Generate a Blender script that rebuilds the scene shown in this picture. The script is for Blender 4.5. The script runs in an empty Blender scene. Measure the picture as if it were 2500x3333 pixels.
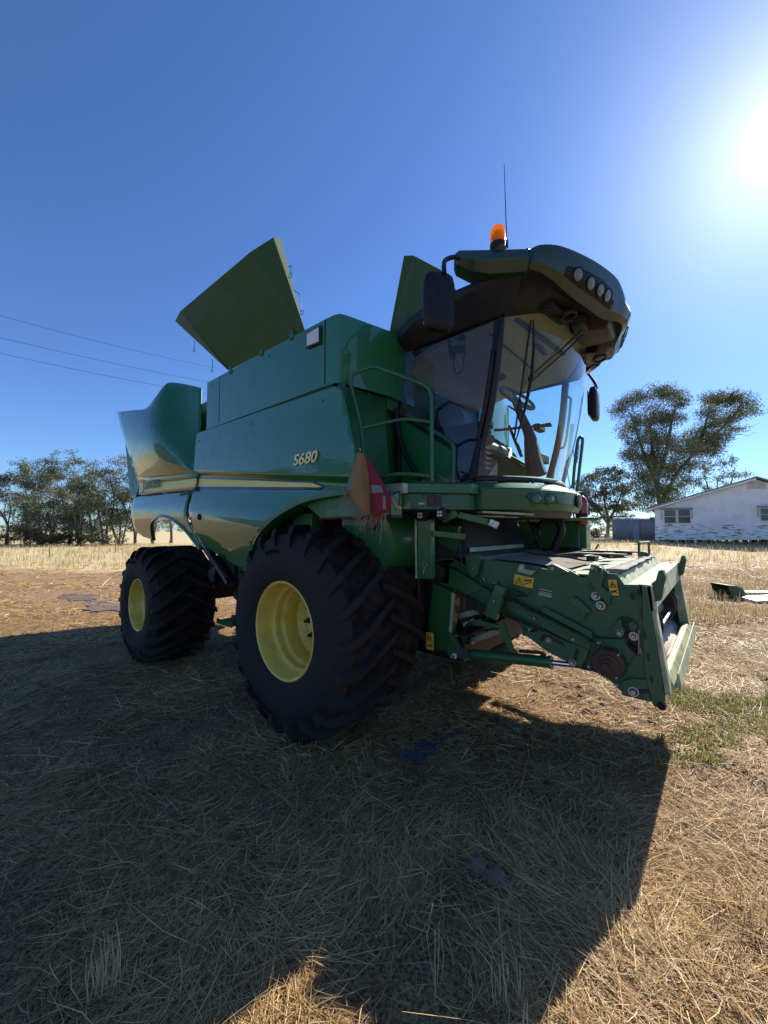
import bpy, bmesh, math, random
import numpy as np
from mathutils import Vector, Matrix, noise
from mathutils.geometry import tessellate_polygon
R=math.radians
random.seed(7); rng=np.random.default_rng(7)
scene=bpy.context.scene; COL=scene.collection
PI=math.pi
# ---------------------------------------------------------------- camera model
CAM=Vector((2.975,-3.86,1.82)); YAW=R(49.05); FPX=1268.0
PIT=math.atan((1724-1666.5)/FPX)
DH=Vector((-math.cos(YAW),math.sin(YAW),0)); RT=Vector((math.sin(YAW),math.cos(YAW),0)); UP=Vector((0,0,1))
FD=DH*math.cos(PIT)+UP*math.sin(PIT); UU=UP*math.cos(PIT)-DH*math.sin(PIT)
def U(px,py,ax,val):
    """survey helper: a point seen at (px,py) that lies in the plane ax=val"""
    d=FD*FPX+RT*(px-1250)-UU*(py-1666.5); i='xyz'.index(ax)
    return CAM+d*((val-CAM[i])/d[i])
def Y(px,py,y): return U(px,py,'y',y)
def Z(px,py,z): return U(px,py,'z',z)
def XX(px,py,x): return U(px,py,'x',x)
def D(px,depth,z=None,py=None):
    p=CAM+DH*depth+RT*((px-1250)/FPX*depth); p.z=z if z is not None else CAM.z-(py-1724)/FPX*depth
    return p
def ground_z(x,y):
    v=Vector((x-CAM.x,y-CAM.y,0)); f=v.dot(DH); r=v.dot(RT)
    if f<=0: return 0.0
    t=min(1,max(0,(f-16)/18)); s=min(1,max(0,(r/max(f,1)-0.15)/0.3))
    return 0.6*t*t*(3-2*t)*s
# ---------------------------------------------------------------- materials
def newmat(name):
    m=bpy.data.materials.new(name); m.use_nodes=True; nt=m.node_tree
    return m,nt,nt.nodes['Principled BSDF']
def mat(name,col,rough=.5,metal=0,coat=0,noise_s=None,noise_c=None,bump=0,bump_s=30,amt=.5,coat_r=.03,dust=0,lo=.4,hi=.65,detail=6):
    m,nt,b=newmat(name); N=nt.nodes; L=nt.links
    b.inputs['Base Color'].default_value=(*col,1); b.inputs['Roughness'].default_value=rough
    b.inputs['Metallic'].default_value=metal
    b.inputs['Coat Weight'].default_value=coat; b.inputs['Coat IOR'].default_value=1.52; b.inputs['Coat Roughness'].default_value=coat_r
    tc=N.new('ShaderNodeTexCoord'); last=None
    if noise_s:
        n=N.new('ShaderNodeTexNoise'); n.inputs['Scale'].default_value=noise_s; n.inputs['Detail'].default_value=detail; n.inputs['Roughness'].default_value=.65
        L.new(tc.outputs['Object'],n.inputs['Vector'])
        r=N.new('ShaderNodeMapRange'); r.inputs[1].default_value=lo; r.inputs[2].default_value=hi; r.inputs[4].default_value=amt
        L.new(n.outputs['Fac'],r.inputs[0])
        mx=N.new('ShaderNodeMix'); mx.data_type='RGBA'; mx.inputs[6].default_value=(*col,1); mx.inputs[7].default_value=(*noise_c,1)
        L.new(r.outputs[0],mx.inputs[0]); L.new(mx.outputs[2],b.inputs['Base Color'])
        mr=N.new('ShaderNodeMapRange'); mr.inputs[1].default_value=0; mr.inputs[2].default_value=max(amt,.01); mr.inputs[3].default_value=rough; mr.inputs[4].default_value=min(1,rough+.25*amt)
        L.new(r.outputs[0],mr.inputs[0]); L.new(mr.outputs[0],b.inputs['Roughness'])
    if bump:
        n=N.new('ShaderNodeTexNoise'); n.inputs['Scale'].default_value=bump_s; n.inputs['Detail'].default_value=4
        L.new(tc.outputs['Object'],n.inputs['Vector'])
        bp=N.new('ShaderNodeBump'); bp.inputs['Strength'].default_value=1; bp.inputs['Distance'].default_value=bump
        L.new(n.outputs['Fac'],bp.inputs['Height']); L.new(bp.outputs[0],b.inputs['Normal'])
        if coat: L.new(bp.outputs[0],b.inputs['Coat Normal'])
    return m
M={}
M['green']=mat('green_paint',(.007,.140,.036),.34,0,1.0,6,(.016,.118,.034),bump=.0012,bump_s=.9,amt=.5,coat_r=.015)
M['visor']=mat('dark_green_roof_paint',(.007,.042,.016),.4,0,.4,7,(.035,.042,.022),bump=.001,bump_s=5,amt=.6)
M['green_in']=mat('green_paint_satin',(.009,.115,.026),.42,0,.3,9,(.035,.085,.03),bump=.001,bump_s=6,amt=.7)
M['green_old']=mat('green_paint_worn',(.010,.10,.034),.45,0,.15,14,(.055,.08,.035),bump=.001,bump_s=25,amt=.9,hi=.7)
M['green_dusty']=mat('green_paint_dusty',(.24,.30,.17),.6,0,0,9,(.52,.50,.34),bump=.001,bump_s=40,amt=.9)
M['olive']=mat('green_flap_olive_bounce',(.032,.080,.010),.7,0,.05,5,(.048,.085,.014),bump=.001,bump_s=3)  # olive shift puts light reflected off the ground into the green
M['yellow']=mat('yellow_rim_paint',(.74,.56,.10),.4,0,.3,7,(.40,.30,.08),bump=.0008,bump_s=30,amt=.7,lo=.5,hi=.75)
M['stripe']=mat('yellow_decal',(.85,.70,.14),.5,0,.15)
M['lemon']=mat('pale_lettering',(.85,.78,.32),.35,0,.5)
M['blue']=mat('blue_decal',(.01,.03,.16),.35,0,.6)
M['navytext']=mat('dark_green_lettering',(.01,.05,.03),.4)
M['rubber']=mat('tyre_rubber',(.012,.011,.0105),.75,0,0,9,(.034,.025,.019),bump=.002,bump_s=60,amt=.6)
M['tread']=mat('tyre_tread_rubber',(.012,.010,.009),.95,0,0,7,(.055,.034,.022),bump=.004,bump_s=35,amt=.9,lo=.4,hi=.7)
M['rubber'].node_tree.nodes['Principled BSDF'].inputs['Specular IOR Level'].default_value=.35; M['tread'].node_tree.nodes['Principled BSDF'].inputs['Specular IOR Level'].default_value=.15
M['black']=mat('black_plastic',(.008,.008,.010),.42,0,0,12,(.022,.021,.02),bump=.0005,bump_s=80,amt=.6)
M['blackm']=mat('black_grimy_metal',(.015,.014,.013),.5,.3,0,20,(.05,.04,.03),bump=.002,bump_s=40,amt=.8)
M['gloss']=mat('black_gloss_frame',(.006,.007,.01),.45,0,.1)
M['under']=mat('grey_moulded_plastic',(.011,.012,.014),.5,0,.1,6,(.032,.031,.029),bump=.001,bump_s=20,amt=.5)
M['beige']=mat('beige_headlining',(.42,.36,.25),.85,0,0,5,(.34,.29,.2),bump=.001,bump_s=90)
M['console']=mat('grey_cab_plastic',(.022,.022,.021),.6,0,0,9,(.06,.058,.05),bump=.001,bump_s=50,amt=.7)
M['steel']=mat('bare_steel',(.45,.44,.42),.35,.9,0,20,(.25,.2,.16),bump=.0005,bump_s=60)
M['chrome']=mat('chromed_rod',(.8,.8,.8),.12,1)
M['zinc']=mat('pale_zinc_washer',(.46,.45,.41),.45,.5,0,25,(.35,.33,.28))
M['rust']=mat('rusty_sprocket_steel',(.075,.045,.035),.75,.3,0,18,(.14,.07,.045),bump=.002,bump_s=50,amt=.9)
M['sticker']=mat('yellow_warning_sticker',(.75,.48,.03),.5,0,0,12,(.45,.30,.06),amt=.5,lo=.5,hi=.8)
M['ink']=mat('black_ink',(.01,.01,.01),.6)
M['white']=mat('white_plastic',(.7,.7,.66),.4)
M['paper']=mat('pale_paper_label',(.45,.52,.50),.8)
M['orange']=mat('tan_paper_label',(.55,.35,.14),.8)
M['red']=mat('red_enamel',(.33,.012,.015),.35,0,.4,9,(.2,.02,.02))
M['flagred']=mat('red_flag_cloth',(.20,.008,.018),.85,0,0,8,(.26,.03,.035),bump=.002,bump_s=60)
M['flagtan']=mat('faded_orange_flag_cloth',(.30,.17,.055),.9,0,0,10,(.22,.14,.06),bump=.002,bump_s=60,amt=.7)
M['flaggrey']=mat('grey_reflective_cloth',(.17,.165,.14),.7,0,0,8,(.22,.24,.2))
M['fray']=mat('frayed_thread',(.26,.21,.14),.9)
M['rope']=mat('blue_twine',(.02,.055,.085),.8,0,0,30,(.07,.13,.15))
M['clod_dark']=mat('dark_clod_earth',(.14,.10,.06),.95,0,0,12,(.24,.17,.10),bump=.012,bump_s=30,amt=.9)
M['dirt']=mat('clod_earth',(.11,.075,.05),.95,0,0,12,(.20,.14,.09),bump=.01,bump_s=14,amt=.9)
def glassmat(name,tint,refl_r=.01,dust=.05,dustc=(.55,.53,.48),spec=1.0):
    m,nt,b=newmat(name); N=nt.nodes; L=nt.links; N.remove(b); out=N['Material Output']
    tr=N.new('ShaderNodeBsdfTransparent'); tr.inputs[0].default_value=(*tint,1)
    gl=N.new('ShaderNodeBsdfGlossy'); gl.inputs['Roughness'].default_value=refl_r; gl.inputs[0].default_value=(spec,spec,spec,1)
    fr=N.new('ShaderNodeLayerWeight'); fr.inputs[0].default_value=.5; pw=N.new('ShaderNodeMath'); pw.operation='POWER'; pw.inputs[1].default_value=4.0; L.new(fr.outputs['Facing'],pw.inputs[0]); ml=N.new('ShaderNodeMath'); ml.operation='MULTIPLY_ADD'; ml.inputs[1].default_value=.9; ml.inputs[2].default_value=.038; L.new(pw.outputs[0],ml.inputs[0])
    mx=N.new('ShaderNodeMixShader'); L.new(ml.outputs[0],mx.inputs[0]); L.new(tr.outputs[0],mx.inputs[1]); L.new(gl.outputs[0],mx.inputs[2])
    df=N.new('ShaderNodeBsdfDiffuse'); df.inputs[0].default_value=(*dustc,1)
    tc=N.new('ShaderNodeTexCoord'); n=N.new('ShaderNodeTexNoise'); n.inputs['Scale'].default_value=7; n.inputs['Detail'].default_value=8; n.inputs['Roughness'].default_value=.7
    L.new(tc.outputs['Object'],n.inputs['Vector'])
    r=N.new('ShaderNodeMapRange'); r.inputs[1].default_value=.35; r.inputs[2].default_value=.75; r.inputs[3].default_value=dust*.3; r.inputs[4].default_value=dust*2
    L.new(n.outputs['Fac'],r.inputs[0])
    m2=N.new('ShaderNodeMixShader'); L.new(r.outputs[0],m2.inputs[0]); L.new(mx.outputs[0],m2.inputs[1]); L.new(df.outputs[0],m2.inputs[2])
    L.new(m2.outputs[0],out.inputs[0]); return m
M['glass']=glassmat('dusty_windscreen_glass',(.80,.95,.94),dust=.022)
M['glass_side']=glassmat('clear_side_glass',(.78,.93,.95),dust=.03,dustc=(.36,.38,.45))
M['glass_near']=glassmat('side_glass_sky_tint',(.36,.46,.56),dust=.055,dustc=(.20,.25,.38),spec=1.0)  # dark blue tint and blue film put the sky reflection into the colour
for k_ in('under','gloss','black'): M[k_].node_tree.nodes['Principled BSDF'].inputs['Specular IOR Level'].default_value=.28
M['lamp']=mat('clear_lamp_lens',(.16,.16,.155),.22,.35,.6,60,(.05,.05,.05),bump=.004,bump_s=70,amt=.9)
M['lamp_dim']=mat('green_tinted_lamp_lens',(.03,.07,.045),.15,0,.7,40,(.10,.14,.10),bump=.003,bump_s=60)
M['mirror']=mat('mirror_glass',(.8,.8,.8),.03,1)
M['amber']=None
def amber():
    m,nt,b=newmat('amber_beacon_plastic'); b.inputs['Base Color'].default_value=(1,.33,.008,1); b.inputs['Roughness'].default_value=.15
    b.inputs['Transmission Weight'].default_value=.35; b.inputs['Subsurface Weight'].default_value=.6; b.inputs['Subsurface Radius'].default_value=(.1,.04,.01); b.inputs['Subsurface Scale'].default_value=.2
    tl=nt.nodes.new('ShaderNodeBsdfTranslucent'); tl.inputs[0].default_value=(1,.42,.02,1)
    mx=nt.nodes.new('ShaderNodeMixShader'); mx.inputs[0].default_value=.6
    nt.links.new(b.outputs[0],mx.inputs[1]); nt.links.new(tl.outputs[0],mx.inputs[2]); nt.links.new(mx.outputs[0],nt.nodes['Material Output'].inputs[0]); return m
M['amber']=amber()
# ---------------------------------------------------------------- mesh builder
def V(*a): return Vector(a)
class MB:
    def __init__(s): s.v=[]; s.f=[]
    def add(s,vs,fs):
        o=len(s.v); s.v+= [Vector(v) for v in vs]; s.f+=[tuple(i+o for i in f) for f in fs]; return s
    def box(s,c,size,rot=None):
        c=Vector(c); h=Vector(size)/2; m=rot.to_matrix() if rot is not None and hasattr(rot,'to_matrix') else (rot or Matrix.Identity(3))
        vs=[c+m@Vector((h.x*a,h.y*b,h.z*d)) for d in(-1,1) for b in(-1,1) for a in(-1,1)]
        return s.add(vs,[(0,2,3,1),(4,5,7,6),(0,1,5,4),(2,6,7,3),(0,4,6,2),(1,3,7,5)])
    def bb(s,a,b):
        a=Vector(a);b=Vector(b); return s.box((a+b)/2,(abs(b.x-a.x),abs(b.y-a.y),abs(b.z-a.z)))
    def hexa(s,bot,top):  # bottom ring and top ring, same count
        n=len(bot); vs=list(bot)+list(top)
        return s.add(vs,[tuple(range(n))[::-1],tuple(range(n,2*n))]+[(i,(i+1)%n,n+(i+1)%n,n+i) for i in range(n)])
    def prism(s,poly,vec):
        vec=Vector(vec); return s.hexa([Vector(p) for p in poly],[Vector(p)+vec for p in poly])
    def bar(s,p0,p1,w,h,upv=(0,0,1)):
        p0=Vector(p0);p1=Vector(p1); d=(p1-p0); x=d.normalized(); u=Vector(upv); y=u.cross(x)
        if y.length<1e-4: y=Vector((0,1,0)).cross(x)
        y.normalize(); z=x.cross(y)
        m=Matrix((x,y,z)).transposed(); return s.box((p0+p1)/2,(d.length,w,h),m)
    def tube(s,path,r,n=8,cap=True):
        path=[Vector(p) for p in path]; rs=r if isinstance(r,(list,tuple)) else [r]*len(path)
        o=len(s.v); prev=None
        for i,p in enumerate(path):
            t=(path[min(i+1,len(path)-1)]-path[max(i-1,0)]).normalized()
            if prev is None:
                a=Vector((0,0,1)) if abs(t.z)<.9 else Vector((1,0,0)); u=t.cross(a).normalized()
            else:
                u=(prev-t*prev.dot(t)); u=u.normalized() if u.length>1e-6 else t.orthogonal().normalized()
            prev=u; w=t.cross(u)
            for k in range(n):
                a=2*PI*k/n; s.v.append(p+(u*math.cos(a)+w*math.sin(a))*rs[i])
        for i in range(len(path)-1):
            for k in range(n):
                a=o+i*n+k;b=o+i*n+(k+1)%n; s.f.append((a,b,b+n,a+n))
        if cap: s.f.append(tuple(o+k for k in range(n))[::-1]); s.f.append(tuple(o+(len(path)-1)*n+k for k in range(n)))
        return s
    def cyl(s,p0,p1,r,n=16,r2=None): return s.tube([p0,p1],[r,r if r2 is None else r2],n)
    def lathe(s,c,axis,prof,n=32,close=False):
        """prof: (distance along axis, radius)"""
        c=Vector(c); ax=Vector(axis).normalized(); u=ax.orthogonal().normalized(); w=ax.cross(u); o=len(s.v)
        for (h,r) in prof:
            for k in range(n):
                a=2*PI*k/n; s.v.append(c+ax*h+(u*math.cos(a)+w*math.sin(a))*r)
        m=len(prof)
        for i in range(m-1 if not close else m):
            j=(i+1)%m
            for k in range(n):
                s.f.append((o+i*n+k,o+i*n+(k+1)%n,o+j*n+(k+1)%n,o+j*n+k))
        return s
    def disc(s,c,axis,r,n=24):
        c=Vector(c); ax=Vector(axis).normalized(); u=ax.orthogonal().normalized(); w=ax.cross(u)
        return s.add([c+(u*math.cos(2*PI*k/n)+w*math.sin(2*PI*k/n))*r for k in range(n)],[tuple(range(n))])
    def sph(s,c,r,n=12,m=8,sc=(1,1,1)):
        c=Vector(c); vs=[]; 
        for i in range(m+1):
            t=PI*i/m
            for k in range(n):
                a=2*PI*k/n; vs.append(c+Vector((r*sc[0]*math.sin(t)*math.cos(a),r*sc[1]*math.sin(t)*math.sin(a),r*sc[2]*math.cos(t))))
        return s.add(vs,[(i*n+k,(i+1)*n+k,(i+1)*n+(k+1)%n,i*n+(k+1)%n) for i in range(m) for k in range(n)])
    def grid(s,P):
        r=len(P); c=len(P[0]); return s.add([p for row in P for p in row],[(i*c+j,i*c+j+1,(i+1)*c+j+1,(i+1)*c+j) for i in range(r-1) for j in range(c-1)])
    def mirror(s):
        m=MB(); m.v=[Vector((v.x,-v.y,v.z)) for v in s.v]; m.f=[tuple(reversed(f)) for f in s.f]; return m
def obj(name,mb,m,parent=None,bevel=0,angle=35,solid=0,smooth=True,origin=None,recalc=True,flip_to=None,subsurf=0,bseg=2):
    me=bpy.data.meshes.new(name)
    org=Vector(origin) if origin is not None else Vector((0,0,0))
    if parent is not None: org=world_of(parent)
    me.from_pydata([tuple(v-org) for v in mb.v],[],mb.f)
    if recalc:
        bm=bmesh.new(); bm.from_mesh(me); bmesh.ops.remove_doubles(bm,verts=bm.verts,dist=1e-5); bmesh.ops.recalc_face_normals(bm,faces=bm.faces)
        if flip_to is not None:
            s=sum((f.normal.dot(Vector(flip_to))*f.calc_area() for f in bm.faces),0)
            if s<0: bmesh.ops.reverse_faces(bm,faces=bm.faces)
        bm.to_mesh(me); bm.free()
    me.materials.append(M[m] if isinstance(m,str) else m)
    if smooth:
        me.polygons.foreach_set('use_smooth',[True]*len(me.polygons)); me.set_sharp_from_angle(angle=R(angle))
    o=bpy.data.objects.new(name,me); COL.objects.link(o)
    if parent is not None: o.parent=parent
    else: o.location=org
    if solid:
        md=o.modifiers.new('solid','SOLIDIFY'); md.thickness=solid; md.offset=-1
    if subsurf:
        md=o.modifiers.new('sub','SUBSURF'); md.levels=subsurf; md.render_levels=subsurf
    if bevel:
        md=o.modifiers.new('bevel','BEVEL'); md.width=bevel; md.segments=bseg; md.limit_method='ANGLE'; md.angle_limit=R(40); md.harden_normals=False
    return o
def world_of(p):
    w=Vector((0,0,0))
    while p is not None: w=w+p.location; p=p.parent
    return w
def thing(name,label,cat,loc=(0,0,0),group=None):
    o=bpy.data.objects.new(name,None); o.empty_display_size=.3; COL.objects.link(o); o.location=loc
    return tag(o,label,cat,group)
def tag(o,label=None,cat=None,group=None,kind=None):
    if label: o['label']=label
    if cat: o['category']=cat
    if group: o['group']=group
    if kind: o['kind']=kind
    return o
def both(name,mb,m,parent,**k):
    a=obj(name,mb,m,parent,**k); k2=dict(k)
    if 'flip_to' in k2: f=k2['flip_to']; k2['flip_to']=(f[0],-f[1],f[2])
    return a,obj(name,mb.mirror(),m,parent,**k2)
def crom(P,n):
    """catmull-rom through list of vectors"""
    P=[Vector(p) for p in P]; Q=[P[0]*2-P[1]]+P+[P[-1]*2-P[-2]]; out=[]
    for i in range(1,len(Q)-2):
        for k in range(n):
            t=k/n; a,b,c,d=Q[i-1],Q[i],Q[i+1],Q[i+2]
            out.append(.5*((2*b)+(c-a)*t+(2*a-5*b+4*c-d)*t*t+(3*b-a-3*c+d)*t**3))
    out.append(P[-1]); return out
def patch(rows,n=6,m=6):
    rows=[crom(r,n) for r in rows]; cols=list(zip(*rows)); cols=[crom(c,m) for c in cols]; return [list(r) for r in zip(*cols)]
def panel_mb(outline,yfun,step=.09,off=0.0,sgn=-1,ledge=None):
    """thin sheet with outline in (X,z) lying on the surface y=yfun(X,z)"""
    bm=bmesh.new(); pts=[Vector((p[0],0,p[1])) for p in outline]
    tri=tessellate_polygon([pts]); vs=[bm.verts.new(p) for p in pts]
    for t in tri:
        try: bm.faces.new([vs[i] for i in t])
        except ValueError: pass
    xs=[p.x for p in pts]; zs=[p.z for p in pts]
    def cut(a,b,no,ax):
        k=math.ceil(a/step)*step
        while k<b:
            co=(k,0,0) if ax=='x' else (0,0,k)
            bmesh.ops.bisect_plane(bm,geom=bm.verts[:]+bm.edges[:]+bm.faces[:],plane_co=co,plane_no=no); k+=step
    cut(min(xs),max(xs),(1,0,0),'x'); cut(min(zs),max(zs),(0,0,1),'z')
    if ledge:
        for d in(.06,.03,.012,0,-.012,-.025,-.035,-.045,-.058,-.07,-.085,-.11,-.14,-.18): bmesh.ops.bisect_plane(bm,geom=bm.verts[:]+bm.edges[:]+bm.faces[:],plane_co=(-2.27,0,2.60+d),plane_no=(-ledge,0,1))
    bmesh.ops.remove_doubles(bm,verts=bm.verts,dist=1e-4)
    bm.verts.ensure_lookup_table(); bm.verts.index_update()
    mb=MB(); mb.v=[Vector((v.co.x,yfun(v.co.x,v.co.z)+off,v.co.z)) for v in bm.verts]; mb.f=[tuple(v.index for v in f.verts) for f in bm.faces]; bm.free(); return mb
def text(name,s,m,parent,loc,size,rot,shear=0,ext=.0015,width=1.0,bold=.0):
    cu=bpy.data.curves.new(name,'FONT'); cu.body=s; cu.size=size; cu.shear=shear; cu.extrude=ext; cu.offset=bold
    cu.align_x='LEFT'; cu.align_y='BOTTOM'
    to=bpy.data.objects.new(name,cu); COL.objects.link(to); bpy.context.view_layer.update()
    me=bpy.data.meshes.new_from_object(to.evaluated_get(bpy.context.evaluated_depsgraph_get())); bpy.data.objects.remove(to)
    me.materials.clear(); me.materials.append(M[m]); o=bpy.data.objects.new(name,me); COL.objects.link(o)
    mm=Matrix.Translation(Vector(loc)-world_of(parent))@rot.to_matrix().to_4x4()@Matrix.Diagonal((width,1,1,1)); me.transform(mm)
    o.parent=parent; return o
from mathutils import Euler
SIDE=Euler((PI/2,0,0))
# ================================================================= COMBINE
HV=thing('combine_harvester','large green combine harvester with yellow rims parked on straw, no header fitted','combine harvester',(0,0,0))
def smooth(t): t=max(0,min(1,t)); return t*t*(3-2*t)
# ---- body side skins
LEDGE=lambda X: 2.60-(X+2.27)*0.115 if X>-2.27 else 2.60+(-2.27-X)*0.04
def yb(X,z):
    L=LEDGE(X); d=z-L
    if d>=0:   y=-1.655+ .04*(min(d,.62)/.62)**1.2
    elif d>-.07: y=-1.655+.05*smooth(-d/.07)
    else:
        e=-.07-d; y=-1.605-.095*smooth(e/.50)+.14*smooth((e-.48)/.70)
    # the rear of the lower skin curls in
    y+=.25*smooth((-4.35-X)/.8)**2
    return y
def arc2(P,n=5): return [(p.x,p.z) for p in crom([V(x,0,z) for x,z in P],n)]
FA=arc2([(.77,2.185),(.615,2.150),(.42,2.138),(.206,2.122),(0,2.085),(-.182,2.022),(-.34,1.95),(-.467,1.872),(-.60,1.78),(-.72,1.68),(-.80,1.595),(-.848,1.52),(-.95,1.44),(-1.086,1.375)])
side=[(-2.29,3.098),(0.434,3.078),(.50,3.06),(.549,3.01),(.64,2.76),(.736,2.476),(.80,2.29)]+FA+[(-1.5,1.47),(-2.011,1.609),(-2.17,1.80),(-2.27,2.06),(-2.285,2.3),(-2.273,2.62)]
both('side_panel',panel_mb(side,yb,ledge=-.115),'green',HV,solid=.02,flip_to=(0,-1,0),angle=24)
# fender lip that follows the front wheel arch
arch=[(.80,2.2),(.615,2.123),(.206,2.123),(0,2.085),(-.182,2.011),(-.34,1.95),(-.467,1.87),(-.60,1.79),(-.72,1.70),(-.80,1.61),(-.848,1.536),(-1.086,1.375)]
ap=[V(x,0,z) for x,z in FA]
mb=MB(); mb.grid([[V(p.x,yb(p.x,p.z)+d,p.z-dz) for p in ap] for d,dz in((.0,.0),(-.012,-.0),(-.012,.03),(.05,.04),(.22,.035))])
both('fender_lip',mb,'green_in',HV,solid=.006,flip_to=(0,0,-1))
# rear side skin
RA=arc2([(-2.10,1.60),(-2.149,1.57),(-2.30,1.69),(-2.439,1.795),(-2.65,1.90),(-2.907,1.965),(-3.10,1.99),(-3.304,1.994),(-3.46,1.97),(-3.58,1.933),(-3.67,1.87),(-3.726,1.79),(-3.779,1.661)])
rear=[(-2.375,2.335),(-2.375,2.2),(-2.35,2.0),(-2.24,1.80)]+RA+[(-4.2,1.70),(-4.54,1.789),(-4.75,2.0),(-4.874,2.166),(-4.92,2.44),(-5.0,2.62),(-4.52,2.62),(-4.50,2.37)]
both('rear_side_panel',panel_mb(rear,yb),'green',HV,solid=.02,flip_to=(0,-1,0),angle=24)
ra=[(-2.06,1.60),(-2.149,1.558),(-2.30,1.66),(-2.439,1.795),(-2.65,1.89),(-2.907,1.96),(-3.10,1.99),(-3.304,1.994),(-3.46,1.97),(-3.58,1.933),(-3.67,1.88),(-3.726,1.80),(-3.779,1.661)]
ap=[V(x,0,z) for x,z in RA]
mb=MB(); mb.grid([[V(p.x,yb(p.x,p.z)+d,p.z+dz) for p in ap] for d,dz in((.0,.05),(-.022,.03),(-.026,.0),(0,-.012),(.035,-.01))])
both('rear_fender_lip',mb,'green',HV,solid=.006,flip_to=(0,-1,0),angle=50)
# stripe door (lower hinged band carrying the lettering)
def ybd(X,z): return yb(X,z)-.028
door=[(-2.345,2.60),(-2.345,2.36),(-4.20,2.39),(-4.30,2.42),(-4.36,2.50),(-4.42,2.68)]
both('stripe_door',panel_mb(door,ybd,ledge=-.04),'green',HV,solid=.02,flip_to=(0,-1,0),angle=24)
mb=MB().grid([[V(-2.2,-1.58,2.36),V(-4.5,-1.55,2.5)],[V(-2.2,-1.5,2.36),V(-4.5,-1.5,2.5)]])
# stripe decals: borders and band
def decal(name,pts,m,off,f=yb):
    for s in (1,-1):
        mb=panel_mb(pts,f,off=off,ledge=-.115 if f is yb else -.04); 
        if s<0: mb=mb.mirror()
        obj(name,mb,m,HV,flip_to=(0,-s,0),solid=.0012)
def PX(pts,y=-1.61): return [(Y(a,b,y).x,Y(a,b,y).z) for a,b in pts]
decal('stripe_border',PX([(647,1552),(1018,1567),(1057,1583),(1047,1594),(647,1593)]),'blue',-.005)
decal('stripe_band',PX([(647,1557),(1016,1572),(1047,1583),(1040,1586),(647,1584)]),'stripe',-.009)
decal('stripe_border',PX([(452,1566),(642,1553),(642,1595),(459,1610)],-1.64),'blue',-.005,ybd)
decal('stripe_band',PX([(453,1571),(642,1558),(642,1587),(458,1603)],-1.64),'stripe',-.009,ybd)
p=Y(954,1526,-1.655); text('model_lettering','S680','lemon',HV,(p.x,-1.660,p.z),.145,SIDE,shear=.25,width=1.22,bold=.0025)
p=Y(466,1600,-1.668); text('maker_lettering','JOHN DEERE','navytext',HV,(p.x,-1.672,p.z),.165,SIDE,width=.78,bold=.003)
mb=MB().lathe((-1.95,yb(-1.95,1.98)-.004,1.98),(0,-1,0),[(0,.001),(.004,.02),(.012,.03),(.004,.04),(-.01,.04)],20); obj('panel_latch',mb,'black',HV)
# ---- grain tank
tf=-1.6
tank_poly=[(0.445,3.73),(0.434,3.115),(-2.03,3.14),(-2.03,3.715)]
def crease(X,z): return tf
mb=MB(); O=[V(.30,-1.6,0),V(.42,-1.595,0),V(.475,-1.575,0),V(.50,-1.52,0),V(.56,-1.27,0),V(.624,-1.01,0)]
O2=[V(.30,-1.6,0),V(.41,-1.595,0),V(.465,-1.575,0),V(.49,-1.50,0),V(.53,-1.27,0),V(.573,-1.03,0)]
zs=[3.112,3.2,3.4,3.6,3.715,3.73]; rows=[]
for z in zs:
    t=(z-3.1)/.63; r=[V(-2.03,-1.6,z),V(-1.68,-1.6,z),V(-.7,-1.6,z)]+[O2[i].lerp(O[i],t)+V(0,0,z) for i in range(6)]+[V(.56+.05*t,-.6,z)]
    rows.append(r)
mb.grid(rows); mb.grid([[v+V(0,0,0) for v in rows[-1]],[V(min(v.x,.52),v.y+.03,3.73) for v in rows[-1]],[V(min(v.x,.52),v.y+.03,3.5) for v in rows[-1]]])
both('tank_side',mb,'green',HV,flip_to=(0,-1,0),angle=30)
mb=MB().bb((-1.692,-1.603,3.13),(-1.686,-1.5996,3.725)).bb((.300,-1.603,3.13),(.312,-1.5996,3.725)); both('tank_seam',mb,'ink',HV,smooth=False)
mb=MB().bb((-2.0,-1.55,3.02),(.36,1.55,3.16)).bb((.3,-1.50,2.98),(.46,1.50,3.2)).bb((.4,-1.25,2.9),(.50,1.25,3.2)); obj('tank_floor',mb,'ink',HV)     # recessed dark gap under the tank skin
mb=MB().bb((-2.0,-1.53,3.1),(-1.97,1.53,3.70)).bb((.50,-1.0,3.0),(.53,1.0,3.75)); obj('tank_end_wall',mb,'green_in',HV)
# marker lamp high on the tank
c=Y(1024,1101,-1.602); mb=MB().prism([c+V(-.105,-.004,-.075),c+V(.105,-.004,-.085),c+V(.105,-.004,.085),c+V(-.105,-.004,.075)],(0,-.016,0)); fr=obj('tank_lamp',mb,'ink',HV,bevel=.012)
mb=MB().prism([c+V(-.085,-.018,-.058),c+V(.085,-.018,-.068),c+V(.085,-.018,.068),c+V(-.085,-.018,.058)],(0,-.010,0)); obj('lamp_lens',mb,'white',fr,bevel=.015)
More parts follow.
